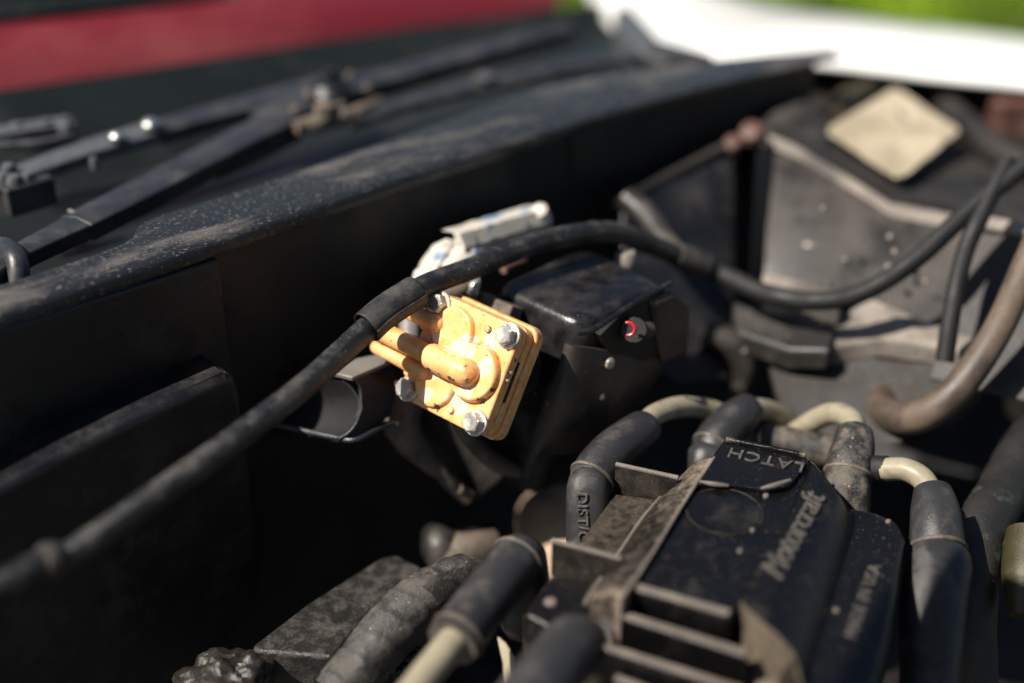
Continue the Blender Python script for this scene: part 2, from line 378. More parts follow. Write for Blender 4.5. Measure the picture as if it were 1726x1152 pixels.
# main web of the bulkhead, following the flange
cols = [(x, y) for x, y in catmull(pF, 4) if x < 1395]
def webbot(x, k):
    zb = -.3 * k
    if x > 1045:
        yb = 338 - (x - 1045) * .5026 if x < 1240 else 240 - (x - 1240) * .875
        zb = max(zb, (pl(x, yb, hz(370, 402, ZL), wn).z - ZL))
    return min(zb, -.0035)
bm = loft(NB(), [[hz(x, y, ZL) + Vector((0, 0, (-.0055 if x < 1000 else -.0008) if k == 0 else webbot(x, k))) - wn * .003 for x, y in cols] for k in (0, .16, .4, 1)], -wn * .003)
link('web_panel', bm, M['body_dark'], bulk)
# left pressings: an upper panel and, below a ledge, a lower swelling
P0 = hz(370, 402, ZL)
def onw(x, y, off): return pl(x, y, P0 + wn * off, wn)
up_poly = [(-260, 690), (-260, 640), (372, 437), (388, 580), (402, 640), (-260, 950)]
bm = prism(NB(), [onw(x, y, .002) for x, y in up_poly], -wn * .006); link('upper_pressing', bm, M['body_black'], bulk, bevel=.0015, seg=3)
lo = [(-260, 925), (0, 822), (120, 758), (280, 680), (385, 634), (400, 634), (406, 650), (428, 800), (446, 960), (440, 1010), (390, 1075), (300, 1150), (180, 1260), (-260, 1500)]
bm = prism(NB(), [onw(x, y, .021) for x, y in lo], -wn * .03); link('lower_pressing', bm, M['body_black'], bulk, bevel=.004, seg=4)
# far raised stiffener box
st = [(962, 232), (1180, 165), (1268, 135), (1262, 215), (1180, 245), (968, 305)]
bm = prism(NB(), [onw(x, y, .003) for x, y in st], -wn * .012); tag(link('stiffener_pressing', bm, M['wing_dark'], bulk, bevel=.002), 'faint brownish raised pressing at the far end')

# ------------------------------------------------------------ cowl well and windscreen behind the flange
up = Vector((0, 0, 1)); bk = Vector((-wdir.y, wdir.x, 0))
g0 = hz(0, 480, ZL) - wdir * .25
bm = NB(); q0 = g0 + bk * .002 + up * -.03; L_ = .80
bm = loft(NB(), [[q0 + wdir * s for s in (0, .3, .6, L_)], [q0 + bk * .14 + up * -.012 + wdir * s for s in (0, .3, .6, L_)]], Vector((0, 0, -.004)))
tag(link('scuttle_tray', bm, M['glass'], bevel=0), 'matt black scuttle tray hidden in shade behind the flange, under the wipers', 'scuttle')
# windscreen: sloping sheet
ws = thing('windscreen', q0 + bk * .14, 'dark windscreen band rising behind the wipers, below the red panel', 'windscreen')
def wsl(s, h): return q0 + bk * (.145 + h * .86) + up * (-.012 + h * .5) + wdir * s
def onws(x, y):
    n = (bk * .86 + up * .5).cross(wdir).normalized(); return pl(x, y, wsl(0, 0), n)
band = [(-300, 215), (0, 153), (250, 116), (500, 76), (700, 46), (860, 26), (1010, 4), (1068, 62), (1120, 95), (1000, 130), (700, 210), (300, 300), (-300, 460)]
bm = prism(NB(), [onws(x, y) for x, y in band], Vector((0, .003, -.004)))
link('glass', bm, M['glass'], ws)
n_ws = (bk * .86 + up * .5).cross(wdir).normalized()
if n_ws.z < 0: n_ws = -n_ws
# red panel lying behind the screen's dark band
redp = [[(-300, 217), (0, 155), (250, 118), (500, 78), (700, 48), (860, 28), (960, 12)],
        [(-300, 120), (0, 75), (250, 46), (500, 14), (700, -12), (860, -32), (960, -44)],
        [(-300, 50), (0, 8), (250, -22), (500, -50), (700, -70), (860, -90), (960, -100)]]
bm = loft(NB(), [[onws(x, y) - n_ws * .004 + n_ws * (0, .006, -.004)[i] for x, y in r] for i, r in enumerate(redp)], -n_ws * .004)
tag(link('red_body_panel', bm, M['red'], sub=2), 'blurred red painted panel in the top left corner beyond the dark windscreen', 'car panel')

bm = prism(NB(), [onws(x, y) - n_ws * .002 for x, y in ((-400, 58), (0, 22), (200, 6), (380, -14), (380, -120), (-400, -80))], -n_ws * .004)
tag(link('dark_upper_trim', bm, M['glass']), 'dark blurred strip above the red panel in the extreme top left corner', 'trim')
# ------------------------------------------------------------ wiper arms
def flatbar(pts, wid, th, m, name, parent, wn_=Vector((0, 0, 1)), bevel=.0008):
    """tapered flat bar along pts, widths list, standing thickness"""
    bm = NB(); P = catmull([(*p, a * 1.15) for p, a in zip(pts, wid)], 6); rows = []
    V = [Vector(p[:3]) for p in P]
    L1 = []; L2 = []
    for i, p in enumerate(V):
        t = (V[min(i + 1, len(V) - 1)] - V[max(i - 1, 0)]).normalized(); s = wn_.cross(t).normalized()
        L1.append(p - s * P[i][3] / 2); L2.append(p + s * P[i][3] / 2)
    mid = [(a + b) / 2 + wn_ * th * .25 for a, b in zip(L1, L2)]
    loft(bm, [L1, mid, L2], -wn_ * th)
    return link(name, bm, m, parent, bevel=bevel, seg=2)
ZW = -.224
wa = thing('windscreen_wiper', hz(300, 290, ZW), 'long black wiper arm running from lower left, nearest to the flange', 'wiper arm')
def H(x, y, z=ZW): return hz(x, y, z)
flatbar([H(-40, 470), H(20, 428), H(130, 372)], [.008, .0085, .0125], .006, M['wiper'], 'tip_sleeve', wa)
flatbar([H(128, 372), H(250, 310), H(400, 232), H(470, 198)], [.0135, .0145, .0155, .0165], .007, M['wiper'], 'shank', wa)
bm = NB(); box(bm, H(129, 371, ZW - .0022), wdir * .0008, (wdir.cross(up)) * .0050, up * .0029); link('clip', bm, M['bracket_top'], wa, bevel=.0003)
flatbar([H(450, 196), H(560, 150), H(680, 118), H(850, 72), H(960, 45)], [.018, .016, .014, .012, .010], .007, M['wiper'], 'root', wa)
bm = NB(); tube(bm, [H(-60, 440, ZW), H(0, 418, ZW), H(28, 440, ZW), H(30, 500, ZW - .01)], .004, 14); link('end_loop', bm, M['wiper'], wa)
wb = thing('wiper_linkage', hz(200, 235, ZW), 'worn grey metal wiper linkage with two bright rivets, above the black arm', 'wiper arm')
flatbar([H(-30, 310), H(60, 278), H(160, 243), H(262, 213)], [.009, .011, .0125, .0135], .005, M['wiper_metal'], 'worn_bar', wb)
flatbar([H(255, 216), H(360, 186), H(470, 158), H(560, 130)], [.013, .014, .015, .010], .006, M['wiper'], 'painted_bar', wb)
for x, y, r in ((197, 232, .0032), (255, 213, .0042)):
    bm = NB(); disc(bm, H(x, y, ZW + .002), up, [(r, 0), (r * .95, r * .4), (r * .6, r * .75), (r * .1, r * .85)], 20); link('rivet', bm, M['rivet'], wb)
for x, y, r in ((15, 285, .0032), (5, 300, .003), (25, 305, .0036), (45, 300, .003), (158, 270, .0018)):
    bm = NB(); disc(bm, H(x, y, ZW + .003), up, [(r, -.004), (r, 0), (r * .7, r * .6), (r * .1, r * .8)], 12); link('hinge_pin', bm, M['wiper_metal'], wb)
bm = NB(); box(bm, H(50, 330, ZW - .004), wdir * .010, bk * .003, up * .006); link('hinge_lug', bm, M['wiper'], wb, bevel=.001)
# second arm's blade beyond
wc = thing('far_windscreen_wiper', hz(800, 130, ZW), 'thin black wiper blade lying farthest back, beyond the pivot clamp', 'wiper blade')
flatbar([H(600, 192), H(720, 160), H(830, 134), H(980, 104), H(1080, 95)], [.009, .009, .009, .009, .006], .004, M['wiper'], 'blade_spine', wc)
bm = NB(); tube(bm, [H(590, 215), H(700, 180), H(840, 148), H(1000, 120)], .002, 8); link('rubber_edge', bm, M['rubber'], wc)
bm = NB(); disc(bm, H(818, 130, ZW + .003), up, [(.005, 0), (.0045, .001), (.001, .0016)], 16); link('joint', bm, M['wiper_metal'], wc)
# short blade tip at the far left
wd = thing('wiper_yoke', hz(60, 215, ZW), 'short jointed wiper yoke at the left edge above the grey linkage', 'wiper part')
flatbar([H(-40, 226), H(30, 215), H(100, 205), H(118, 216)], [.009, .010, .009, .004], .006, M['wiper_metal'], 'yoke_bar', wd)
flatbar([H(-40, 240), H(60, 238), H(125, 225)], [.004, .004, .003], .004, M['wiper'], 'yoke_rail', wd)
for x, y in ((28, 213), (78, 208), (110, 203)):
    bm = NB(); disc(bm, H(x, y, ZW + .004), up, [(.003, 0), (.0025, .0012), (.0004, .0016)], 12); link('rivet', bm, M['wiper_metal'], wd)
# pivot clamp (dirty, pinkish metal)
pv = thing('wiper_pivot', hz(560, 170, ZW), 'dirty wiper pivot with nut and clamp, out of focus between the black arms', 'pivot')
bm = NB(); disc(bm, H(560, 175, ZW - .004), up, [(.011, 0), (.011, .006), (.008, .010), (.0035, .011), (.003, .016)], 20); link('boss', bm, M['body_black'], pv)
bm = NB(); disc(bm, H(548, 195, ZW + .002), up, [(.0045, 0), (.0045, .005), (.003, .0055)], 6); link('nut', bm, M['cast'], pv)
bm = NB(); tube(bm, [H(500, 215), H(545, 205), H(600, 192), H(640, 172)], [.003, .004, .0035, .003], 10, wob=.001); link('clamp_strap', bm, M['cast'], pv)
for x, y in ((497, 186), (520, 160), (575, 178), (620, 150), (590, 128)):
    bm = NB(); disc(bm, H(x, y, ZW + .004), up, [(.0022, 0), (.0018, .0014), (.0003, .0018)], 10); link('screw', bm, M['cast'], pv)
# brown streaked trim strip under the arm
bm = NB(); tube(bm, [H(360, 296, ZW - .008), H(430, 262, ZW - .008), H(500, 228, ZW - .008)], [.002, .0035, .003], 10); tag(link('trim_strip', bm, M['cover_side']), 'dull brown rubber strip lying in the shade just under the black wiper arm', 'trim')

# ------------------------------------------------------------ white wing (fender) and inner wing
fen = thing('white_wing', hz(1400, 60, -.25), 'broad white painted car wing, blurred and sunlit along the top right', 'car wing')
fr = [[(985, -22, -.262), (1040, 50, -.248), (1090, 85, -.236), (1190, 88, -.230), (1400, 98, -.232), (1560, 122, -.236), (1726, 136, -.240), (1950, 160, -.244)],
      [(990, -35, -.260), (1060, 20, -.245), (1130, 62, -.234), (1240, 66, -.229), (1400, 74, -.231), (1560, 92, -.235), (1726, 108, -.239), (1950, 132, -.243)],
      [(1010, -60, -.262), (1100, -20, -.25), (1200, 22, -.240), (1300, 34, -.236), (1430, 44, -.238), (1580, 60, -.240), (1726, 78, -.243), (1950, 102, -.247)],
      [(1040, -95, -.275), (1150, -60, -.268), (1270, -14, -.262), (1380, 4, -.260), (1500, 16, -.260), (1620, 30, -.262), (1726, 46, -.264), (1950, 72, -.268)]]
rows = [[hz(x, y, z) for x, y, z in r] for r in fr]
rows = [[p + Vector((0, 0, -.005)) for p in rows[0]]] + rows + [[p + Vector((.02, .035, -.05)) for p in rows[-1]], [p + Vector((.02, .05, -.35)) for p in rows[-1]]]
bm = loft(NB(), rows)
o = link('wing_skin', bm, M['white'], fen, sub=2)
sm = o.modifiers.new('t', 'SOLIDIFY'); sm.thickness = .0012; sm.offset = -1
# dark rubber/hinge clump where windscreen meets wing
hg = thing('scuttle_corner', hz(1080, 70, -.23), 'grey and black scuttle corner piece between windscreen and white wing', 'trim')
bm = prism(NB(), [hz(x, y, -.222) for x, y in ((1035, 12), (1062, 8), (1110, 62), (1130, 92), (1085, 92), (1050, 50))], Vector((0, 0, -.02))); link('corner_plate', bm, M['wiper_metal'], hg, bevel=.003)
bm = prism(NB(), [hz(x, y, -.221) for x, y in ((1095, 62), (1160, 78), (1210, 92), (1120, 100), (1090, 92))], Vector((0, 0, -.02))); link('rubber_block', bm, M['wiper'], hg, bevel=.003)

KW = .78
def aw(x, y, d): return at(x, y, d * KW)
def VW(l): return [aw(*p) for p in l]
def V3(l): return [at(*p) for p in l]
# inner wing: built from sheet pieces
iw = thing('inner_wing_panel', aw(1480, 400, .82) + Vector((0, 0, -.15)), 'dusty grey folded metal inner wing panel beyond the bay, out of focus at the right', 'inner wing')
def VW(l): return [aw(*p) for p in l]
ledge = [(1300, 232, .80), (1345, 250, .80), (1430, 300, .79), (1505, 348, .78), (1640, 372, .76)]
bm = NB(); loft(bm, [VW([(x - 5, y - 6, d + .003) for x, y, d in ledge]), VW(ledge), [p + Vector((0, -.002, -.004)) for p in VW(ledge)]], Vector((0, .003, -.003)))
tag(link('rolled_edge', bm, M['wing_pale'], iw), 'pale rolled upper edge')
face = NB(); top = [p + Vector((0, -.001, -.004)) for p in VW(ledge)]
bot = VW([(1283, 480, .78), (1330, 490, .77), (1420, 510, .76), (1500, 540, .75), (1650, 600, .73)])
loft(face, [top, [a.lerp(b, .5) for a, b in zip(top, bot)], bot], Vector((.004, .006, 0))); link('front_face', face, M['wing'], iw)
bm = NB(); loft(bm, [VW([(1275, 255, .79), (1262, 480, .77)]), VW([(1303, 238, .80), (1284, 480, .78)])], Vector((.004, .004, 0))); link('folded_return', bm, M['body_dark'], iw)
# top shelf behind the rolled edge
shelf = [VW([(1295, 222, .81), (1420, 285, .80), (1510, 335, .79), (1660, 358, .77), (1900, 420, .74)]),
         VW([(1330, 180, .88), (1450, 210, .88), (1560, 240, .88), (1700, 270, .87), (1950, 300, .86)]),
         VW([(1395, 108, 1.02), (1480, 125, 1.02), (1580, 145, 1.01), (1726, 160, 1.0), (1950, 190, .98)])]
bm = loft(NB(), shelf, Vector((0, 0, -.006))); link('shelf', bm, M['wing_dark'], iw)
bm = prism(NB(), VW([(1262, 232, .825), (1300, 190, .845), (1345, 160, .86), (1392, 200, .84), (1398, 255, .815), (1340, 262, .80)]), Vector((0, 0, -.004))); tag(link('gusset_plate', bm, M['wing'], iw, bevel=.001), 'light grey plate')
bm = prism(NB(), VW([(1645, 372, .76), (1740, 384, .74), (1900, 420, .72), (1900, 720, .68), (1560, 640, .72), (1610, 500, .74)]), Vector((.004, .01, -.004))); link('rear_face', bm, M['wing'], iw, bevel=.002)
bm = loft(NB(), [VW([(1660, 362, .75), (1740, 376, .735), (1850, 400, .72)]), VW([(1655, 384, .748), (1740, 398, .732), (1850, 425, .717)])], Vector((0, .003, -.003))); tag(link('rolled_edge', bm, M['wing_pale'], iw, bevel=.001), 'pale rolled upper edge')
# lower ledges, their lit look put into a pale colour
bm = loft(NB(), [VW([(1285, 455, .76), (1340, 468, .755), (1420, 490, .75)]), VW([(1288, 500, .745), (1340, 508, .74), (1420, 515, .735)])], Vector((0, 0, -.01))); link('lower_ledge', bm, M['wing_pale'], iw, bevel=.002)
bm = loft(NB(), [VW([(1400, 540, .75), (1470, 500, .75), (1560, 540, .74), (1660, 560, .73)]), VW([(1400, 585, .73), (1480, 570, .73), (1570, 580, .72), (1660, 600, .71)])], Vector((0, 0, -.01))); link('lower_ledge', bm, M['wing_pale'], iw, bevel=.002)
bm = loft(NB(), [VW([(1235, 505, .76), (1330, 520, .75), (1410, 545, .74)]), VW([(1245, 560, .74), (1330, 590, .73), (1400, 590, .72)])], Vector((0, 0, -.01))); link('sloping_shelf', bm, M['wing'], iw, bevel=.002)
bm = loft(NB(), [VW([(1290, 590, .75), (1400, 600, .74), (1520, 610, .73), (1640, 620, .72)]), VW([(1330, 740, .72), (1400, 745, .72), (1500, 745, .71), (1600, 740, .70)])], Vector((0, .005, -.003))); link('lower_face', bm, M['cast_dark'], iw)
bm = loft(NB(), [V3([(960, 190, .80), (1150, 150, .80), (1300, 125, .79), (1420, 118, .78), (1600, 145, .76), (1900, 180, .74)]), V3([(960, 800, .70), (1150, 800, .70), (1300, 800, .70), (1420, 800, .69), (1600, 800, .68), (1900, 800, .66)])], Vector((0, .01, 0))); link('gap_shade_sheet', bm, M['body_dark'], iw)  # dark sheet added behind the gap, its shade put into the colour
# dark battery-like box between bulkhead and inner wing
bx = thing('black_box_housing', at(1140, 400, .62), 'tall dark box with faint lit upper edge standing between bulkhead and inner wing', 'housing')
bm = prism(NB(), V3([(1045, 338, .615), (1240, 240, .645), (1238, 640, .60), (1150, 650, .59), (1050, 600, .595)]), Vector((.003, .012, -.002))); link('case', bm, M['body_black'], bx, bevel=.002)
bm = NB(); tube(bm, V3([(1040, 345, .614), (1130, 295, .628), (1240, 238, .643)]), .0022, 10); tag(link('edge_bead', bm, M['wing_dark'], bx), 'faint brown rim')
for x, y, r in ((1268, 226, .0062), (1236, 243, .0045)):
    bm = NB(); disc(bm, at(x, y, .64), Vector((-.3, -.5, .8)), [(r, 0), (r * .8, r * .5), (r * .2, r * .7)], 14); link('rusty_screw', bm, M['rust'], bx)
# cream card lying on the shelf
cn = [aw(1385, 238, .835), aw(1502, 165, .90), aw(1612, 238, .865), aw(1512, 322, .80)]
nn = (cn[1] - cn[0]).cross(cn[2] - cn[0]).normalized(); nn = nn if nn.z > 0 else -nn
cp = []
for i in range(4):
    for k in range(10):
        p = cn[i].lerp(cn[(i + 1) % 4], .05 + .9 * k / 9); cp.append(p + nn * (.006 + .0003 * math.sin(k * .7 + i)) + Vector((random.uniform(-1, 1), random.uniform(-1, 1), 0)) * .0003)
bm = prism(NB(), cp, -nn * .0015)
tag(link('paper_card', bm, M['card'], bevel=.0003), 'square cream paper card lying on the dark inner wing shelf', 'card')
# bits and pieces on the shelf, far right
bm = NB(); box(bm, aw(1712, 190, .92), Vector((.014, 0, 0)), Vector((0, .012, 0)), up * .010); tag(link('rusty_bracket', bm, M['rust'], bevel=.003), 'small rusty orange bracket at the right edge below the white wing', 'bracket')
bm = NB(); tube(bm, VW([(1560, 150, .95), (1620, 200, .90), (1690, 260, .85), (1790, 300, .8)]), .006, 12); tag(link('black_conduit', bm, M['wing_dark']), 'dark brown conduit running down right of the cream card', 'conduit')
bm = NB(); tube(bm, VW([(1400, 210, .87), (1440, 165, .90), (1490, 140, .94)]), .007, 12, wob=.004, wsc=90); tag(link('mossy_debris', bm, M['olive']), 'olive clump of leaf debris on the shelf beside the cream card', 'debris')

bm = NB(); tube(bm, [at(1185, 560, .60), at(1235, 580, .60), at(1255, 625, .60), at(1240, 670, .605)], [.005, .0065, .005, .0035], 16); tag(link('hose_stub', bm, M['wing']), 'small blurred grey hose stub low to the right of the black cover', 'hose')
bm = NB(); tube(bm, VW([(1700, 270, .725), (1655, 360, .715), (1625, 430, .71), (1605, 520, .70), (1592, 610, .70)]), .0036, 14); tag(link('dark_cable', bm, M['matte_black']), 'black cable hanging down across the grey inner wing at the right', 'cable')
for x, y, r in ((1425, 440, .0016), (1388, 352, .0011), (1450, 405, .0009), (1500, 400, .0014), (1508, 425, .0012), (1497, 450, .0012), (1560, 475, .0010), (1395, 480, .0010), (1672, 452, .0015), (1585, 505, .0010)):
    bm = NB(); disc(bm, aw(x, y, .74), Vector((-.4, -.8, .4)), [(r, -.002), (r, 0), (r * .7, r * .7), (r * .1, r)], 12); link('stud', bm, M['wing_pale'], iw)  # added pale beads imitate blurred glints on the panel
# tan ring hose at right
bm = NB(); tube(bm, VW([(1485, 640, .74), (1490, 690, .72), (1540, 705, .70), (1610, 660, .69), (1680, 560, .69), (1725, 460, .69), (1780, 330, .70)]), [.0055, .0065, .0065, .006, .0056, .0054, .005], 20); tag(link('tan_hose', bm, M['hose_tan']), 'thick dusty tan hose curving round the right side of the bay', 'hose')
bm = NB(); tube(bm, VW([(1495, 640, .78), (1540, 590, .78), (1600, 600, .78), (1620, 650, .77), (1560, 700, .77)]), .009, 16); tag(link('round_filter_rim', bm, M['wing_dark']), 'dark round rim enclosed by the curve of the tan hose', 'rim')
bm = NB(); disc(bm, at(1736, 676, .62), Vector((-.6, -.4, .7)), [(.006, -.02), (.009, -.006), (.011, 0), (.009, .006), (.004, .009), (.0005, .010)], 20); tag(link('cream_knob', bm, M['card']), 'pale cream knob cut off by the right edge', 'knob')
bm = NB(); tube(bm, V3([(1820, 640, .58), (1740, 740, .55), (1690, 830, .53), (1650, 910, .51), (1640, 1000, .50), (1640, 1160, .50)]), [.0085, .009, .0095, .0095, .0085, .0085], 24, wob=.0006, wsc=160); tag(link('green_stained_hose', bm, M['hose_green']), 'dark hose with greenish stain right of the rightmost ignition boot', 'hose')
ft = thing('olive_fitting', at(1720, 960, .5), 'olive and tan threaded fitting cut off by the right edge', 'fitting')
bm = NB(); tube(bm, V3([(1738, 900, .50), (1733, 945, .495), (1728, 985, .49), (1720, 1040, .485)]), [.0085, .0088, .0078, .004], 24); link('body', bm, M['olive'], ft)
bm = NB(); tube(bm, V3([(1737, 925, .498), (1736, 932, .497)]), .0093, 24, n=1); link('collar', bm, M['hose_tan'], ft)

# ------------------------------------------------------------ engine masses below
bm = NB(); rows = []
random.seed(3)
for j in range(14):
    rows.append([Vector((-.35 + i * .06 , .16 + j * .055, -.47 + .03 * mnoise.noise(Vector((i * .7, j * .7, 0))))) for i in range(18)])
loft(bm, rows, Vector((0, 0, -.05)))
tag(link('engine_block', bm, M['cast_dark'], sub=1), 'greasy dark engine surface deep at the bottom of the bay', 'engine')
bm = NB(); box(bm, at(1400, 700, .84) + Vector((0, 0, -.10)), Vector((.25, 0, 0)), Vector((0, .05, 0)), up * .14)
tag(link('airbox', bm, M['wing_dark'], bevel=.01, seg=3), 'dark brown shaded housing behind the ignition leads', 'housing')

# ============================================================ THE YELLOW VALVE
E1 = (cX * .757 + cU * -.346 - cF * .552).normalized()
NV = (cX * -.548 + cU * .12 - cF * .828); NV = (NV - E1 * NV.dot(E1)).normalized()
EY = NV.cross(E1)
VC = at(772, 612, .5)
MMS = .001
def vp(x, y, z=0): return VC + (E1 * x + EY * y + NV * z) * MMS
VO = vp(0, -20, -14)
YB = [(tuple(vp(*p) - VO), r0 * MMS, r1 * MMS) for p, r0, r1 in (((-1, 3, 2), 3, 7), ((3, 9, 1), 1, 5), ((9, -6, 3), 2, 5.5), ((13, 3, 3), 1.5, 5), ((3, 5.5, 3), 3, 6), ((-7, -15, 2), 2, 5), ((6, -13, 0), 2, 7), ((-12, 5, 2), 2, 4), ((10, 12, 0), 2, 5), ((-6, -6, 2), 2, 4))]
YC = [(tuple(vp(*p) - VO), r0 * MMS, r1 * MMS) for p, r0, r1 in (((5, -5.2, 6.2), 1.4, 3.0), ((-1, -5.6, 6.0), .5, 2.0), ((-6, -5.4, 6.2), .4, 1.8), ((10.5, -3, 6.5), .1, 2.2), ((9, 1.5, 7.6), .1, 1.2), ((-33, -3.2, 6), .2, 1.4), ((15.5, -8, 1.2), .8, 3.0), ((18.6, -3, 1.2), .4, 2.0), ((-1, -17.4, .8), .8, 2.6), ((-3, -17, .6), .3, 1.8), ((18.5, -17, -3), .5, 2.2), ((20.3, 9, -3), .2, 1.5), ((20.6, -3, -11), .2, 1.6))]
M['yellow'] = yellow()
valve = thing('yellow_valve', vp(0, -20, -14), 'square yellow painted valve block with four hex bolts, chipped paint and three stub pipes', 'valve')
def rrect(h, r, z, cx=0, cy=0, seg=6, wdt=None):
    pts = []; hw = wdt or h
    for sx, sy, a0 in ((1, 1, 0), (-1, 1, 90), (-1, -1, 180), (1, -1, 270)):
        for k in range(seg + 1):
            a = R(a0 + 90 * k / seg); pts.append(vp(cx + sx * (hw - r) + r * math.cos(a), cy + sy * (h - r) + r * math.sin(a), z))
    return pts
for nm, h, z, t, bv in (('face_plate', 20.3, 0, 5.2, .0009), ('middle_plate', 20.3, -5.6, 3.6, .0006), ('back_plate', 21.3, -9.6, 4.6, .0009)):
    bm = prism(NB(), rrect(h, 4.6, z, wdt=h), -NV * t * MMS); link(nm, bm, M['yellow'], valve, bevel=bv, seg=3)
bm = prism(NB(), rrect(19.6, 4.4, -5.0), -NV * 5 * MMS); link('gasket', bm, M['cast_dark'], valve)
# side slot & rivets on right side
for y in (1.5, 4.5):
    bm = NB(); disc(bm, vp(20.3, y, -2.6), E1, [(.0011, -.0004), (.0011, .0004), (.0008, .0009), (.0002, .0011)], 14); link('rivet', bm, M['yellow'], valve)
bm = NB(); box(bm, vp(20.25, 1, -5.4), E1 * .0004, EY * .0075, NV * .0005); link('side_slot', bm, M['cast_dark'], valve)
# raised lobes
def lobe(cx, cy, r, ztop, name='lobe', sq=1):
    bm = NB(); rr = r * MMS
    disc(bm, vp(cx, cy, -1), NV, [(rr, 0), (rr, .001 + ztop * MMS * .55), (rr * .975, .001 + ztop * MMS * .8), (rr * .93, .001 + ztop * MMS * .94), (rr * .86, .001 + ztop * MMS), (rr * .05, .001 + ztop * MMS * 1.08)], 56, ref=E1)
    return link(name, bm, M['yellow'], valve, ang=50)
# one casting of merged lobes, as a fine height surface over the face
def lobeh(x, y):
    best = -.4
    sds = []
    for cx, cy, r, zt in ((-6.4, 9.3, 9.0, 1.9), (8.6, -.4, 10.4, 2.9), (-5.6, -10.2, 8.6, 1.8)):
        sds.append((math.hypot(x - cx, y - cy) - r, zt))
    for x0, y0, x1, y1, r, zt in ((-6.4, 6, 5, -1, 6.5, 1.85), (-5.6, -8, 6, -1, 6.0, 1.75), (-11, 9.5, -19.6, 9.6, 4.2, 1.7), (-10, -8.6, -18, -8.4, 4.2, 1.5)):
        dx, dy = x1 - x0, y1 - y0; t = max(0, min(1, ((x - x0) * dx + (y - y0) * dy) / (dx * dx + dy * dy)))
        sds.append((math.hypot(x - x0 - dx * t, y - y0 - dy * t) - r, zt))
    for sd, zt in sds:
        k = max(0, min(1, (-sd + .1) / 1.2)); h = -.4 + (zt + .4) * (.45 + .55 * (1 - (1 - k) ** 2.4))
        if sd > .15: h = -.4
        best = max(best, h)
    return best
bm = NB(); n_ = 150; G_ = [[bm.verts.new(vp(-20 + 39.4 * i / n_, -19.4 + 38.8 * j / n_, lobeh(-20 + 39.4 * i / n_, -19.4 + 38.8 * j / n_))) for j in range(n_ + 1)] for i in range(n_ + 1)]
for i in range(n_):
    for j in range(n_):
        q = (G_[i][j], G_[i + 1][j], G_[i + 1][j + 1], G_[i][j + 1]); bm.faces.new(q)
link('lobed_casting', bm, M['yellow'], valve, ang=75)
# central pipe with thick rounded head
bm = NB(); tube(bm, [vp(-9.5, -1.4, 4.0), vp(-8, -1.4, 4.0), vp(3, -1.4, 4.0), vp(7.6, -1.2, 3.8)], [.0044, .0048, .0050, .0050], 32, rnd_end=True); link('pipe_head', bm, M['yellow'], valve)
bm = NB(); tube(bm, [vp(4.5, -1.3, 0), vp(4.5, -1.3, 4)], .0050, 32, n=2); link('pipe_base', bm, M['yellow'], valve)
bm = NB(); tube(bm, [vp(-8, -1.4, 4.0), vp(-20, -1.2, 4.2), vp(-34.5, -1.0, 4.6), vp(-36.2, -1, 4.6)], [.0036, .0036, .0036, .0032], 28); tag(link('stub_pipe', bm, M['yellow'], valve), 'thick central stub pipe')
bm = NB(); tube(bm, [vp(-12, -8.4, 1.2), vp(-22, -8.0, 1.2), vp(-35.5, -7.6, 1.2)], [.0030, .0027, .0026], 24, rnd_end=True); tag(link('stub_pipe', bm, M['yellow'], valve), 'thin lower stub pipe')
bm = NB(); tube(bm, [vp(-14, 9.6, 1.0), vp(-20, 9.6, 1.0), vp(-30, 9.8, 1.0)], [.0036, .0034, .0033], 24, rnd_end=True); tag(link('stub_pipe', bm, M['yellow'], valve), 'upper stub pipe passing under the hose')
for x, y in ((7.2, 15.3), (4.6, -16.2)):
    bm = NB(); disc(bm, vp(x, y, -.2), NV, [(.0013, 0), (.0013, .0009), (.001, .0014), (.0002, .0016)], 16); link('pin', bm, M['yellow'], valve)
for i, (x, y) in enumerate(((-16.3, 16.2), (16.2, 16.2), (16.3, -16.2), (-16.2, -16.2))):
    bm = NB(); rot = R((12, 40, 25, 5)[i]); ref = E1 * math.cos(rot) + EY * math.sin(rot)
    disc(bm, vp(x, y, .5), NV, [(.0038, 0), (.0038, .0030), (.0034, .0034), (.0004, .0034)], 6, ref=ref)
    hb = link('bolt', bm, M['bolt'], valve, bevel=.00012, seg=2)
    bm = NB(); disc(bm, vp(x, y, 3.5), NV, [(.0031, 0), (.0031, .0004), (.0028, .0006), (.0002, .0005)], 32); link('head_face', bm, M['bolt'], hb)
    bm = NB(); disc(bm, vp(x, y, -.1), NV, [(.0047, 0), (.0048, .0003), (.0046, .0008), (.0036, .0009)], 32); link('washer', bm, M['bolt'], hb)
    bm = NB(); tube(bm, [vp(x, y, -14), vp(x, y, 0)], .002, 12, n=1); link('shaft', bm, M['bolt'], hb)
# boss carrying the valve
bm = NB(); disc(bm, vp(2, 2, -30), NV, [(.013, 0), (.013, .010), (.016, .014), (.016, .0165)], 32); link('mounting_boss', bm, M['cast_dark'], valve)

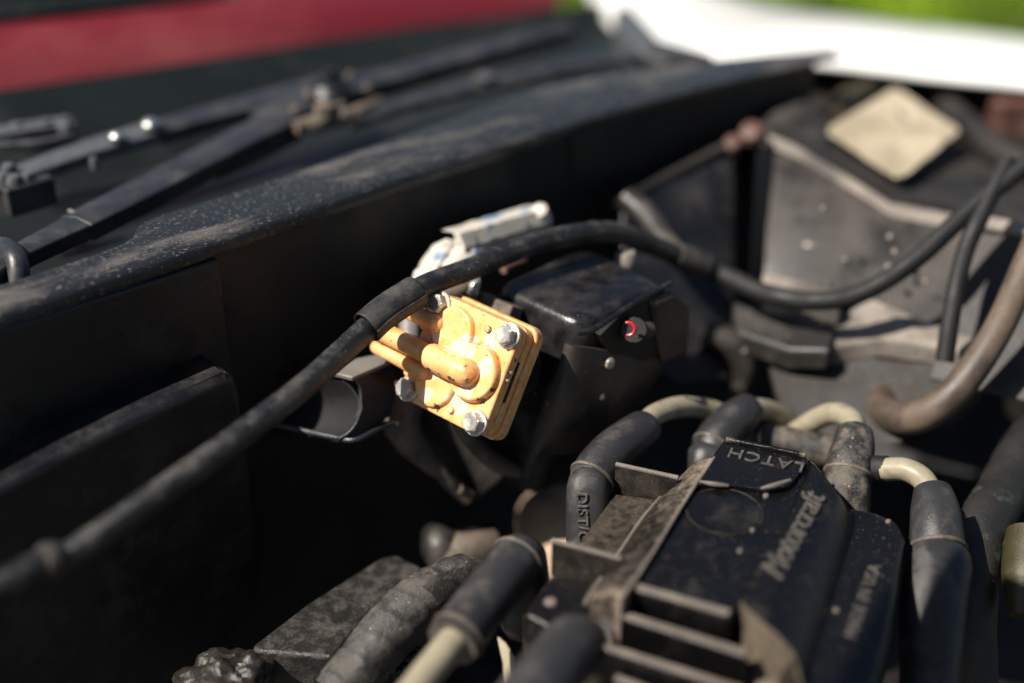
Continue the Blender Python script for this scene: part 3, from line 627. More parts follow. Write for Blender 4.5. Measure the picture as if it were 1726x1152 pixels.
# ------------------------------------------------------------ main black hose
def ridge(a):
    return 1 + .045 * (math.exp(-((a - 1.9) / .10) ** 2) + math.exp(-((a - .9) / .10) ** 2) + math.exp(-((a - 3.6) / .14) ** 2)) - .02 * math.exp(-((a - 1.4) / .3) ** 2)
hose = thing('black_hose', at(655, 520, .49), 'long dusty black rubber hose arching across the whole bay over the yellow valve', 'hose')
hp = [(100, 940, .415), (140, 920, .418), (270, 830, .432), (400, 738, .450), (520, 645, .471), (610, 562, .489), (660, 518, .4965), (706, 488, .504), (742, 472, .512), (800, 451, .519), (880, 418, .530), (960, 398, .540), (1030, 392, .553), (1090, 410, .566), (1160, 440, .58)]
bm = NB(); tube(bm, V3(hp), [.0036, .0040, .0042, .0043, .0043, .0043, .0043, .0042, .0041, .0041, .0041, .0042, .0042, .0042, .0040], 40, prof=ridge); link('main_run', bm, M['rubber'], hose)
bm = NB(); tube(bm, V3([(1160, 440, .58), (1215, 462, .585), (1290, 495, .572), (1370, 508, .562), (1450, 495, .558), (1540, 440, .556), (1640, 350, .56), (1760, 255, .565)]), [.0041, .0042, .0040, .0038, .0038, .0038, .0038, .0038], 24); link('far_run', bm, M['matte_black'], hose)
bm = NB(); tube(bm, V3([(1140, 430, .576), (1165, 440, .58), (1190, 450, .583)]), [.0050, .0056, .0050], 20); tag(link('joint_collar', bm, M['wing'], hose), 'grey joint collar')
bm = NB(); tube(bm, V3([(-60, 1015, .395), (0, 985, .40), (60, 955, .408), (82, 945, .412)]), [.0038, .004, .0042, .003], 20); link('near_run', bm, M['rubber'], hose)
bm = NB(); tube(bm, V3([(70, 948, .409), (84, 944, .411), (100, 940, .414), (112, 935, .416)]), [.0048, .0055, .0044, .0038], 20, wob=.0006, wsc=500); tag(link('joint_collar', bm, M['wing'], hose), 'grey taped joint at the near end')
# sleeve: an open roll with a visible seam edge
bm = NB(); sp = V3([(618, 552, .4895), (640, 532, .4925), (665, 514, .4965), (700, 492, .5025)])
P = [Vector(p) for p in catmull([tuple(p) for p in sp], 8)]; rings = []; upv = Vector((0, 0, 1))
for i, p in enumerate(P):
    t = (P[min(i + 1, len(P) - 1)] - P[max(i - 1, 0)]).normalized(); upv = (upv - t * upv.dot(t)).normalized(); sd = t.cross(upv)
    prof_ = []
    for k in range(60):
        a = R(-60 + 430 * k / 59); rr = .0050 + .0008 * k / 59
        prof_.append(p + (sd * math.cos(a) + upv * math.sin(a)) * rr * (1 + .02 * mnoise.noise(p * 300)))
    rings.append(prof_)
loft(bm, rings)
o = link('sleeve', bm, M['sleeve'], hose); sm = o.modifiers.new('t', 'SOLIDIFY'); sm.thickness = .0005; sm.offset = 1
# branch hose joining from above
bm = NB(); tube(bm, V3([(1055, 335, .605), (1090, 365, .60), (1120, 405, .59), (1148, 435, .58)]), [.0056, .0056, .005, .004], 20); tag(link('branch_hose', bm, M['wing']), 'short grey branch hose coming down to the joint in the black hose', 'hose')
# ------------------------------------------------------------ blue/white corroded bracket behind
ab = thing('corroded_bracket', at(800, 430, .56), 'corroded white alloy bracket with blue paint traces behind the hose', 'bracket')
a0, a1 = at(775, 408, .545), at(922, 364, .578)
ax = (a1 - a0).normalized(); 
bm = NB(); rows = [[], [], [], []]
for k in range(13):
    t = k / 12; p = a0.lerp(a1, t); j = .0008 * mnoise.noise(Vector((k * .9, 0, 0)))
    rows[0].append(p + up * (.002 + j) + bk * .007); rows[1].append(p + up * (.0035 + j)); rows[2].append(p + up * (-.0015 + j) - bk * .003); rows[3].append(p + up * -.007 - bk * .002 + Vector((.002 * math.sin(k), 0, 0)))
loft(bm, rows, bk * .004 - up * .001); link('rail', bm, M['blue_alloy'], ab, bevel=.0006)
bm = NB(); tube(bm, V3([(716, 486, .545), (728, 462, .547), (748, 430, .55), (768, 422, .553)]), [.0055, .006, .0055, .004], 14, wob=.0015, wsc=220); link('foot', bm, M['blue_alloy'], ab)
bm = NB(); tube(bm, V3([(760, 470, .548), (778, 440, .552), (800, 415, .558), (850, 405, .57)]), [.008, .0078, .006, .004], 16, wob=.0015, wsc=200); link('web', bm, M['blue_alloy'], ab)
bm = NB(); disc(bm, at(912, 362, .576), Vector((-.3, -.4, .8)), [(.0035, -.002), (.0035, .003), (.002, .004)], 8); link('stud', bm, M['blue_alloy'], ab)
# little bright fittings between hose and valve
sf = thing('small_fitting', at(800, 480, .53), 'small bright screw fitting just above the yellow valve, under the hose', 'fitting')
bm = NB(); tube(bm, V3([(806, 470, .53), (800, 482, .528), (798, 492, .527)]), [.0012, .0022, .0014], 12); link('stem', bm, M['bolt'], sf)
bm = NB(); disc(bm, at(797, 497, .526), up, [(.002, 0), (.0022, .001), (.001, .0018)], 12); link('head', bm, M['bolt'], sf)
bm = NB(); tube(bm, V3([(740, 502, .535), (775, 490, .54), (800, 470, .545)]), [.003, .0035, .002], 14); tag(link('alloy_stub', bm, M['cast']), 'dusty alloy stub in the gap between hose and top edge of the yellow valve', 'stub')
bm = NB(); tube(bm, V3([(848, 455, .55), (866, 447, .555), (886, 440, .56)]), [.0017, .0014, .0008], 10); tag(link('copper_pin', bm, M['rust']), 'small coppery pin shining under the hose', 'pin')
bm = NB(); tube(bm, V3([(690, 545, .535), (690, 575, .53)]), [.004, .004], 12); tag(link('bright_stud', bm, M['bolt']), 'pale bluish stud glimpsed between the valve pipes', 'stud')

# ------------------------------------------------------------ black cover
cv = thing('black_cover', at(960, 640, .55) + Vector((0, 0, -.06)), 'glossy black box-shaped cover with rounded corners right behind the yellow valve', 'cover')
tl, tf, tr_, tb = at(826, 492, .53), at(958, 562, .505), at(1150, 468, .575), at(1000, 412, .615)
# top: gently crowned loft from left edge to right edge
def quad(a, b, c, d, nu, nv, crown):
    rows = []
    for i in range(nu + 1):
        u = i / nu; r = []
        for j in range(nv + 1):
            v = j / nv; p = a.lerp(b, u).lerp(d.lerp(c, u), v); p = p + up * crown * (16 * u * (1 - u) * v * (1 - v)) ** .5; r.append(p)
        rows.append(r)
    return rows
# a = left front corner, b = front corner, c= right, d = back
zc0 = tf.z
topz = -.248
A, B_, C_, D_ = hz(828, 480, topz), hz(978, 548, topz), hz(1132, 478, topz), hz(985, 410, topz)
dn = -up
def cover_ring(s, z, grow=0):
    """rounded quadrilateral ring"""
    cs = [A, B_, C_, D_]; cen = sum(cs, Vector()) / 4; out = []
    rad = s
    for i in range(4):
        p = cs[i]; q0 = cs[i - 1]; q1 = cs[(i + 1) % 4]
        d0 = (q0 - p).normalized(); d1 = (q1 - p).normalized()
        p0 = p + d0 * rad; p1 = p + d1 * rad
        for k in range(7):
            t = k / 6; out.append(p0 * (1 - t) ** 2 + p * 2 * t * (1 - t) + p1 * t * t)
    return [Vector((cen.x + (p.x - cen.x) * (1 + grow), cen.y + (p.y - cen.y) * (1 + grow), z)) for p in out]
bm = NB()
sh = lambda r, dx: [p + Vector((dx, 0, 0)) for p in r]
rings = [cover_ring(.011, topz, -.16), cover_ring(.010, topz - .0005, -.10), cover_ring(.009, topz - .0016, -.05), cover_ring(.009, topz - .0035, -.015), cover_ring(.009, topz - .006, 0), sh(cover_ring(.009, topz - .012, .005), -.001), sh(cover_ring(.009, topz - .028, .007), -.005), sh(cover_ring(.009, topz - .075, .007), -.016)]
RV = [[bm.verts.new(p) for p in r] for r in rings]
bm.faces.new(RV[0])
for i in range(len(RV) - 1):
    n_ = len(RV[i])
    for k in range(n_): bm.faces.new((RV[i][k], RV[i][(k + 1) % n_], RV[i + 1][(k + 1) % n_], RV[i + 1][k]))
link('shell', bm, M['cover'], cv, ang=60)
# right-hand skirt, brown and dirty, with socket and red ring
rn = (C_ - B_).cross(up).normalized()       # outward to the camera/right
rn = rn if rn.dot(cF) < 0 else -rn
def onr(x, y, off=.004): return pl(x, y, B_ + rn * off, rn)
bm = NB(); rows = []
for i in range(13):
    u = i / 12; r = []
    for j in range(13):
        v = j / 12
        ax_ = 962 + (1128 - 962) * u; ay_ = 584 + (606 - 584) * u; bx_ = 906 + (1032 - 906) * u; by_ = 770 + (760 - 770) * u
        x = ax_ + (bx_ - ax_) * v; y = ay_ + (by_ - ay_) * v
        r.append(onr(x, y, .0005 + .0055 * (math.sin(math.pi * min(1, max(0, u))) ** .55) * (math.sin(math.pi * (.08 + .92 * v)) ** .5 if v < 1 else 0)))
    rows.append(r)
loft(bm, rows, -rn * .003)
tag(link('side_skirt', bm, M['cover_side'], cv, ang=60), 'dirty brown side')
lipq = [(972, 562), (1000, 556), (1040, 530), (1085, 502), (1130, 478)]
bm = NB(); tube(bm, [onr(x, y, .0035) for x, y in lipq], .0011, 12); link('opening_rim', bm, M['cover'], cv)
bm = prism(NB(), [onr(x, y, .0035) for x, y in ((1012, 566), (1050, 530), (1120, 490), (1140, 505), (1150, 590), (1080, 610), (1030, 600))], -rn * .003)
tag(link('painted_recess', bm, M['body_dark'], cv), 'flat dark patch painted for the shaded opening')  # flat patch on the side, the opening's shade put into the colour
bm = NB(); tube(bm, [onr(1072, 556, .003), onr(1068, 556, .008)], .0046, 24, n=2); sk = link('connector_socket', bm, M['body_dark'], cv)
tn = (-cF * .9 + -cX * .25).normalized(); tu = tn.cross(up).normalized(); tv = tu.cross(tn)
cc = onr(1059, 555, .010); bm = NB(); tube(bm, [cc + (tu * math.cos(a) + tv * math.sin(a)) * .0023 for a in [R(20 * k + 60) for k in range(12)]], .0006, 10, n=2); tag(link('seal_ring', bm, M['redring'], sk), 'bright red ring')
bm = NB(); tube(bm, [onr(1066, 555, .006), onr(1095, 556, .007)], .0030, 16, n=2); link('plug', bm, M['cover_side'], sk)
bm = prism(NB(), [onr(x, y, .006) for x, y in ((1100, 510), (1140, 492), (1168, 520), (1162, 600), (1120, 615), (1108, 560))], -rn * .005); link('side_flap', bm, M['cover_side'], cv, bevel=.003, seg=3)
for x, y, r in ((1027, 612, .0022), (1012, 668, .0014), (950, 520, .0)):
    if r: bm = NB(); disc(bm, onr(x, y, .005), rn, [(r, 0), (r, .001), (r * .5, .0016)], 12); link('screw', bm, M['bolt'], cv)
bm = NB(); disc(bm, hz(1056, 436, topz - .002), up, [(.0045, -.002), (.0045, .001), (.0032, .003), (.0008, .0035)], 16); tag(link('screw', bm, M['wing_pale'], cv), 'screw on the far corner, its shine painted as a pale tone')  # pale matt colour stands in for the screw's metallic shine
bm = NB(); box(bm, at(838, 520, .527), E1 * .009, EY * .0035, NV * .004); tag(link('side_tab', bm, M['cast'], cv, bevel=.0008), 'dusty tab behind the top edge of the valve')

# ------------------------------------------------------------ brackets at left of valve
br = thing('steel_bracket', at(560, 680, .53), 'dark blue-black steel channel bracket left of the yellow valve, under the hose', 'bracket')
bw = V3([(560, 628, .515), (598, 632, .513), (612, 650, .515), (612, 690, .518), (592, 738, .518), (560, 735, .52)])
bm = prism(NB(), V3([(592, 636, .513), (660, 606, .528), (668, 640, .528), (662, 700, .526), (600, 744, .517), (590, 735, .517), (608, 690, .515), (606, 655, .514)]), Vector((-.001, .003, 0))); link('side_web', bm, M['bracket'], br, bevel=.0008)
bm = prism(NB(), V3([(562, 628, .514), (594, 636, .512), (668, 604, .528), (640, 596, .532), (600, 604, .528)]), up * -.002); tag(link('top_plate', bm, M['bracket_top'], br, bevel=.0006), 'grey top plate, sunlight painted into its lighter tone')  # paler steel than the sides: sun on the top put into the colour
bm = NB(); rows = []
for t in range(10):
    a = R(-65 + 125 * t / 9); x = 545 + 62 * math.cos(a); y = 690 - 55 * math.sin(a)
    rows.append([at(x, y, .516), at(x - 60, y - 6, .535), at(x - 140, y - 20, .55)])
loft(bm, rows, Vector((0, 0, -.0015))); link('curved_cheek', bm, M['matte_black'], br)
bm = NB(); tube(bm, [r_[0] for r_ in rows], .0005, 8, n=2); link('cheek_edge', bm, M['bracket'], br)
bm = NB(); tube(bm, V3([(445, 712, .53), (500, 724, .527), (560, 737, .52), (598, 742, .516), (640, 722, .522), (662, 712, .526)]), .0011, 10); link('lower_lip', bm, M['bracket'], br)
bm = NB(); tube(bm, V3([(440, 622, .555), (500, 616, .55), (560, 622, .54)]), .0012, 8); link('rear_lip', bm, M['bracket'], br)
bm = prism(NB(), V3([(440, 626, .56), (565, 622, .55), (560, 735, .545), (450, 712, .555)]), Vector((0, .004, 0))); link('back_plate', bm, M['bracket'], br)
cb = thing('cast_bracket', at(700, 760, .54), 'dusty tan and brown cast arm showing below the yellow valve', 'bracket')
bm = NB(); tube(bm, V3([(690, 660, .545), (676, 700, .54), (690, 745, .54), (735, 790, .545), (790, 840, .555)]), [.007, .0075, .006, .0035, .003], 18, wob=.001, wsc=150); link('arm', bm, M['cast'], cb)
bm = prism(NB(), V3([(690, 680, .55), (760, 700, .545), (820, 745, .545), (860, 800, .55), (800, 850, .56), (730, 800, .56), (680, 740, .555)]), Vector((.003, .008, 0))); link('plate', bm, M['cast_dark'], cb, bevel=.002)
bm = NB(); tube(bm, V3([(770, 715, .53), (800, 750, .535), (845, 785, .545), (900, 800, .55)]), [.002, .003, .0035, .002], 12); link('rib', bm, M['cast'], cb)
bm = NB(); disc(bm, at(773, 824, .55), -cF, [(.0022, 0), (.0018, .0012), (.0003, .0016)], 14); link('rivet', bm, M['cast'], cb)

# ------------------------------------------------------------ low stuff: tan casting, pipe fitting, pad, grease
bm = NB(); tube(bm, V3([(990, 980, .60), (940, 900, .60), (925, 865, .605), (945, 840, .61), (1000, 840, .62)]), [.022, .018, .013, .008, .006], 20, wob=.003, wsc=60); tag(link('tan_casting', bm, M['terra']), 'blurred tan casting seen just left of the lettered boot', 'casting')
pf = thing('pipe_fitting', at(760, 930, .56), 'dusty pale pipe fitting in the shade above the taped loom', 'fitting')
bm = NB(); tube(bm, V3([(735, 895, .565), (745, 920, .56), (752, 948, .56)]), [.006, .0085, .007], 20); link('nipple', bm, M['wing'], pf)
bm = NB(); tube(bm, V3([(745, 950, .56), (785, 930, .56), (830, 925, .565)]), [.008, .009, .008], 20); link('sleeve', bm, M['cast'], pf)
pad = thing('casting_boss', at(570, 1050, .5), 'textured dark grey angular casting lying low at bottom centre-left', 'casting')
ZP = -.335
pt = [(424, 1088), (520, 1015), (640, 940), (668, 934), (712, 955), (722, 985), (680, 1010), (600, 1060), (560, 1108), (430, 1098)]
bm = prism(NB(), [hz(x, y, ZP - .004) for x, y in pt], Vector((0, 0, -.06))); link('block', bm, M['pad'], pad, bevel=.003, seg=4)
bm = NB(); c = hz(385, 1130, ZP - .004)
bmesh.ops.create_icosphere(bm, subdivisions=5, radius=.013)
for v in bm.verts: v.co = Vector((v.co.x * 1.3, v.co.y, v.co.z)) * (1 + .35 * mnoise.noise(v.co * 130) + .12 * mnoise.noise(v.co * 500)) + c - up * .008
tag(link('grease_lump', bm, M['rock']), 'rough dark grease-caked lump with ochre specks at the bottom left', 'lump')
bm = NB(); c = at(668, 1135, .5)
bmesh.ops.create_icosphere(bm, subdivisions=5, radius=.011)
for v in bm.verts: v.co = v.co * (1 + .3 * mnoise.noise(v.co * 160) + .15 * mnoise.noise(v.co * 600)) + c
tag(link('grit_lump', bm, M['rock']), 'brown gritty lump between the taped loom and the beige lead', 'lump')

# taped loom
lm = thing('taped_loom', at(690, 1050, .48), 'wiring loom wrapped in wrinkled grey fabric tape at bottom centre', 'wiring loom')
bm = NB()
lp = V3([(560, 1175, .476), (610, 1120, .481), (660, 1060, .487), (710, 1010, .493), (750, 985, .497), (775, 968, .501)])
P = catmull([(*p, r) for p, r in zip(lp, [.0085, .0094, .0098, .0092, .0078, .006])], 16); V_ = [Vector(p[:3]) for p in P]; rings = []; upv = up.copy()
for i, p in enumerate(V_):
    t = (V_[min(i + 1, len(V_) - 1)] - V_[max(i - 1, 0)]).normalized(); upv = (upv - t * upv.dot(t)).normalized(); sd = t.cross(upv); ring = []
    for k in range(64):
        a = 2 * math.pi * k / 64; d = sd * math.cos(a) + upv * math.sin(a)
        s = i / len(V_) * 9 + a / (2 * math.pi)         # spiral wrap
        f = s - math.floor(s)
        q = p + d * P[i][3]
        r = P[i][3] * (1 + .05 * f * f + .045 * mnoise.noise(q * 170) + .025 * mnoise.noise(q * 600) + .02 * mnoise.noise(Vector((q.x * 120, q.y * 120, q.z * 420))))
        ring.append(bm.verts.new(p + d * r))
    rings.append(ring)
for i in range(len(rings) - 1):
    for k in range(64): bm.faces.new((rings[i][k], rings[i][(k + 1) % 64], rings[i + 1][(k + 1) % 64], rings[i + 1][k]))
bm.faces.new(rings[0][::-1]); bm.faces.new(rings[-1])
link('tape_wrap', bm, M['tape'], lm, ang=70)
bm = NB(); tube(bm, V3([(745, 985, .494), (770, 965, .497), (800, 968, .50), (830, 980, .505), (840, 1010, .51)]), [.0075, .0062, .0058, .006, .006], 20, wob=.0009, wsc=320); link('bent_branch', bm, M['tape'], lm)
bm = NB(); rows = []
for k in range(9):
    t = k / 8; p = at(712, 1000, .482).lerp(at(768, 962, .486), t) + up * (.0012 * math.sin(t * 5) + .003)
    rows.append([p, p + Vector((.003, -.001, -.002)), p + Vector((.006, -.001, -.007))])
loft(bm, rows, Vector((0, 0, -.0003))); link('loose_flap', bm, M['tape'], lm)
# torn pale label scrap
bm = prism(NB(), V3([(838, 1075, .475), (850, 1085, .474), (866, 1110, .472), (862, 1180, .468), (848, 1180, .468), (848, 1120, .471)]), Vector((.0004, .0006, 0))); tag(link('paper_scrap', bm, M['card'], bevel=.0001), 'narrow torn pale scrap hanging between two boots at the bottom', 'scrap')

# ============================================================ IGNITION LEADS
def seam(bm, c, t, r, rr=.0005):
    t = t.normalized(); a_ = (up - t * up.dot(t)).normalized() if abs(t.z) < .95 else Vector((1, 0, 0)); b2 = t.cross(a_)
    tube(bm, [c + (a_ * math.cos(R(15 * k)) + b2 * math.sin(R(15 * k))) * r for k in range(25)], rr, 8, n=1, caps=False)
SQ = lambda a: (abs(math.cos(a)) ** 2.8 + abs(math.sin(a)) ** 2.8) ** (-1 / 2.8) * .95
def lead(label, stub, srad, sleeve, slrad, wpts, wr, m, seams=()):
    t = thing('ignition_lead', at(*sleeve[-1]), label, 'ignition lead', 'ignition leads')
    bm = NB()
    tube(bm, V3(sleeve), slrad, 36, n=10)
    if stub: tube(bm, V3(stub), srad, 40, n=8, prof=SQ, rnd_end=True)
    b = link('boot', bm, m, t)
    for (p0, p1, r) in seams:
        bm = NB(); a = at(*p0); seam(bm, a, at(*p1) - a, r - .0004, .00085); link('seam', bm, m, b)
    if wpts:
        bm = NB(); tube(bm, V3(wpts), wr, 24, n=10); link('wire', bm, M['wire'], t)
    return t, b
t1, b1 = lead('beige lead with grey rubber boot lettered DIST standing left of the distributor cap',
     [(990, 975, .497), (990, 920, .497), (990, 860, .4965), (991, 822, .4965)], [.0078, .0078, .0079, .0078],
     [(993, 830, .498), (1000, 800, .501), (1030, 764, .507), (1062, 738, .514), (1084, 722, .520), (1092, 714, .522)], [.0070, .0078, .0079, .0074, .0068, .0056],
     [(1070, 735, .515), (1100, 702, .525), (1145, 686, .535), (1195, 690, .545), (1240, 715, .55), (1270, 760, .555)], .0040, M['boot'], seams=[((998, 805, .5000), (1012, 782, .5035), .0081)])
xd = at(984, 912, .489) - at(981, 830, .4885)
letters('lettering', 'DIST/C', .0052, at(981, 872, .4886), xd, -cF + Vector((-.10, 0, 0)), M['boot_dirty'], b1, depth=.00014, space=1.08, bevel=.00008)
t2, b2_ = lead('beige lead whose rubber boot leans behind the left end of the latch',
     [(1192, 870, .53), (1192, 810, .53), (1193, 775, .53)], [.0082, .0083, .0082],
     [(1195, 785, .531), (1205, 750, .533), (1225, 722, .537), (1245, 704, .54), (1262, 690, .545)], [.0072, .0082, .0081, .0076, .0064],
     [(1250, 700, .542), (1280, 690, .55), (1320, 705, .56), (1345, 745, .565)], .0042, M['boot'], seams=[((1203, 756, .5325), (1218, 732, .536), .0084)])
t3, b3 = lead('beige lead with dirty cracked rubber boot standing right behind the cap',
     [(1425, 920, .512), (1426, 870, .512), (1427, 822, .512)], [.0084, .0087, .0087],
     [(1427, 835, .513), (1431, 790, .514), (1438, 752, .520), (1440, 730, .524)], [.0080, .0085, .0078, .0068],
     [(1436, 745, .52), (1438, 712, .527), (1410, 697, .535), (1375, 708, .545), (1330, 740, .555), (1300, 780, .56)], .0042, M['boot_dirty'], seams=[((1430, 800, .5135), (1434, 780, .5155), .0087)])
letters('lettering', 'D', .0060, at(1403, 848, .4995), at(1420, 852, .4995) - at(1403, 848, .4995), -cF, M['boot_dirty'], b3, depth=.0002)
t4, b4 = lead('beige lead with large rubber boot rightmost of the cap, lower half shaded',
     [(1565, 1180, .462), (1568, 1090, .468), (1574, 1010, .474), (1582, 958, .480)], [.0092, .0104, .0112, .0112],
     [(1580, 965, .482), (1579, 910, .486), (1576, 860, .492), (1572, 828, .497)], [.0100, .0092, .0083, .0066],
     [(1570, 835, .495), (1555, 808, .500), (1525, 792, .505), (1490, 792, .51)], .0042, M['boot'], seams=[((1580, 925, .4845), (1578, 900, .4875), .0096)])
bm = NB(); tube(bm, V3([(1495, 791, .51), (1455, 790, .515), (1410, 795, .52)]), .0048, 20); link('collar', bm, M['body_dark'], t4)
t5, b5 = lead('pale lead with long rubber boot in the foreground, left of the cap',
     [(882, 1040, .478), (882, 990, .477), (882, 958, .475)], [.0084, .0087, .0088],
     [(880, 950, .474), (872, 945, .472), (835, 990, .460), (790, 1048, .446), (762, 1084, .438)], [.0082, .0088, .0088, .0086, .0084],
     [(775, 1068, .440), (725, 1130, .428), (690, 1175, .42), (640, 1230, .41)], .0050, M['boot'], seams=[((872, 944, .4720), (855, 966, .467), .0091), ((772, 1071, .4405), (762, 1084, .438), .0087)])
t6, b6 = lead('rubber boot cut off by the bottom edge in front of the cap',
     None, None, [(978, 1075, .44), (968, 1085, .436), (935, 1125, .424), (890, 1190, .41), (850, 1250, .40)], [.0078, .0095, .0100, .0105, .0105], None, 0, M['boot'])
bm = NB(); tube(bm, V3([(1285, 740, .55), (1330, 748, .548), (1400, 762, .545)]), .0065, 20); tag(link('rubber_tube', bm, M['boot_dirty']), 'grey rubber tube lying across between the latch and the dirty boot', 'tube')

# ============================================================ DISTRIBUTOR CAP
Z0 = -.2815; Z1 = Z0 - .0125; ZB = Z0 - .06
cap = thing('distributor_cap', hz(1250, 900, ZB), 'black ribbed ignition distributor cap with embossed LATCH lettering in the lower right', 'distributor cap')
def Hp(l): return [hz(x, y, z) for x, y, z in l]
# core deck
deck = [(1222, 742), (1358, 768), (1372, 800), (1345, 850), (1234, 1034), (1066, 984), (1200, 775)]
bm = prism(NB(), [hz(x, y, Z0 - .0016) for x, y in deck], Vector((0, 0, -.03))); dk = link('deck', bm, M['cap'], cap, bevel=.0008, seg=3)
# latch tongue, thin plate a little above the deck at the far end
tong = [(1223, 738), (1358, 766), (1362, 778), (1331, 818), (1294, 826), (1240, 818), (1178, 814), (1205, 762)]
bm = prism(NB(), [hz(x, y, Z0 + .0006) for x, y in tong], Vector((0, 0, -.0024))); lt = link('latch_tongue', bm, M['cap'], cap, bevel=.0006, seg=3)
bm = NB(); pA, pB_ = hz(1224, 741, Z0 + .0012), hz(1357, 768, Z0 + .0012); tube(bm, [pA, (pA + pB_) / 2, pB_], .0010, 12, n=4, wob=.00015, wsc=900); link('latch_rim', bm, M['cap'], cap)
letters('lettering', 'LATCH', .0078, hz(1291, 775, Z0 + .0008), hz(1240, 752, Z0) - hz(1350, 775, Z0), up, M['cap_text'], lt, depth=.00025, space=1.12)
# beige strips at the tongue's lower edge, ridge highlights put into the colour
for a, b, r in (((1180, 812), (1228, 819), .0009), ((1282, 824), (1332, 810), .0010)):
    bm = NB(); tube(bm, [hz(*a, Z0 + .0004), hz((a[0] + b[0]) / 2, (a[1] + b[1]) / 2 + 1, Z0 + .0008), hz(*b, Z0 + .0004)], [r * .5, r, r * .6], 10); link('ridge_highlight', bm, M['cap_rib'], dk)
# round emboss
bm = NB(); cc = hz(1221, 862, Z0 - .0014); RR = .0125
tube(bm, [cc + Vector((math.cos(R(10 * k)), math.sin(R(10 * k)), 0)) * RR for k in range(37)], .00028, 8, n=1, caps=False); link('round_emboss', bm, M['cap_tab'], dk)
bm = NB(); disc(bm, cc, up, [(.0120, -.001), (.0118, .0003), (.004, .0008), (.0012, .0012), (.0002, .0013)], 40); link('centre_dome', bm, M['cap_plain'], dk)
for x, y, r in ((1291, 837, .0011), (1268, 895, .0009), (1247, 930, .0009), (1206, 770, .0006)):
    bm = NB(); disc(bm, hz(x, y, Z0 - .0016), up, [(r, 0), (r * .8, r * .7), (r * .1, r)], 12); link('pip', bm, M['cap_rib'], dk)
# ridge line left of the deck and sloping flank
RL = [(1204, 772), (1150, 852), (1105, 925), (1062, 990), (1048, 1008)]
FL0 = [(1196, 771), (1132, 862), (1084, 935), (1042, 985), (1030, 1000)]
FL1 = [(1168, 782), (1090, 880), (1048, 938), (1005, 990), (995, 1008)]
FL2 = [(1143, 806), (1085, 872), (1044, 932), (996, 1000), (986, 1020)]
rows = [[hz(x, y, z) for x, y in l] for l, z in ((RL, Z0), (FL0, Z0 - .0006), (FL1, Z0 - .0055), (FL2, Z1))]
bm = loft(NB(), rows, skirt(ZB)); link('sloping_flank', bm, M['cap_dusty'], cap, bevel=.0005)
bm = NB(); tube(bm, [hz(x, y, Z1 + .0003) for x, y in FL2], .0007, 10, n=6); link('flank_foot', bm, M['cap_rib'], cap)
bm = NB(); tube(bm, [hz(x, y, Z0 + .0002) for x, y in RL], .0006, 10, n=6); link('flank_ridge', bm, M['cap_rib'], cap)
# beige dust line along the foot of the flank
# flange floor, left
fl = [(1030, 838), (1085, 836), (1150, 808), (1060, 950), (975, 930)]
fl = [(1036, 832), (1140, 845), (1090, 900), (1040, 948), (973, 922)]
bm = prism(NB(), [hz(x, y, Z1) for x, y in fl], Vector((0, 0, -.03))); link('flange_floor', bm, M['cap'], cap, bevel=.0008)
fl2 = [(930, 968), (1040, 985), (1010, 1060), (1030, 1090), (960, 1075), (885, 1035), (895, 1015)]
bm = prism(NB(), [hz(x, y, Z1 - .001) for x, y in fl2], Vector((0, 0, -.014))); link('flange_floor', bm, M['cap'], cap, bevel=.0014, seg=3)
bm = prism(NB(), [hz(x, y, Z1 - .018) for x, y in [(880, 1030), (1040, 1070), (1010, 1130), (930, 1100), (885, 1075)]], Vector((0, 0, -.02))); link('lower_flange', bm, M['cap_dusty'], cap, bevel=.0012)
bm = NB(); disc(bm, hz(928, 1015, Z1 - .001), up, [(.0022, 0), (.0018, .0006), (.0003, .0009)], 20); link('pip', bm, M['cap_rib'], cap)
# upright tabs
for (xa, ya), (xb, yb), h, zt in (((1037, 785), (1142, 808), .0105, Z1 + .0095), ((929, 914), (1046, 945), .0110, Z1 + .0095)):
    a, b = hz(xa, ya, zt), hz(xb, yb, zt); n_ = (b - a).cross(up).normalized(); n_ = n_ if n_.dot(cF) > 0 else -n_
    bm = prism(NB(), [a, b, b + n_ * .0016, a + n_ * .0016], Vector((0, 0, -h - .003))); ut = link('upright_tab', bm, M['cap_tab'], cap, bevel=.0003)
    bm = NB(); tube(bm, [a + n_ * .0008, (a + b) / 2 + n_ * .0008, b + n_ * .0008], .0009, 10, n=3); link('worn_lit_edge', bm, M['cap_rib'], ut)
# barrel with brand-like script on the right
BL = [([(1362, 775), (1356, 792), (1300, 905), (1262, 975), (1250, 1000), (1243, 1015)], -.0030),
      ([(1372, 782), (1364, 800), (1312, 915), (1280, 985), (1268, 1008), (1258, 1026)], -.0002),
      ([(1388, 800), (1384, 822), (1330, 935), (1300, 1005), (1288, 1028), (1280, 1046)], .0003),
      ([(1405, 822), (1402, 846), (1354, 955), (1326, 1028), (1315, 1050), (1308, 1068)], -.0012),
      ([(1424, 850), (1422, 872), (1382, 980), (1358, 1052), (1346, 1080), (1338, 1100)], -.0050),
      ([(1436, 880), (1437, 900), (1406, 1010), (1380, 1095), (1366, 1140), (1356, 1175)], -.0115)]
rows = [[Vector(q) for q in catmull([tuple(hz(x, y, Z0 + dz)) for x, y in l], 5)] for l, dz in BL]
bm = loft(NB(), rows, skirt(ZB)); bl = link('barrel', bm, M['cap'], cap, ang=50)
sA, sB = hz(1292, 985, Z0 + .0006), hz(1378, 826, Z0 + .0006)
letters('lettering', 'Motorcraft', .0112, sA.lerp(sB, .5) + Vector((0.0002, 0, .0002)), sB - sA, Vector((.06, 0, 1)), M['cap_text'], bl, depth=.0004, shear=.35, space=.95)
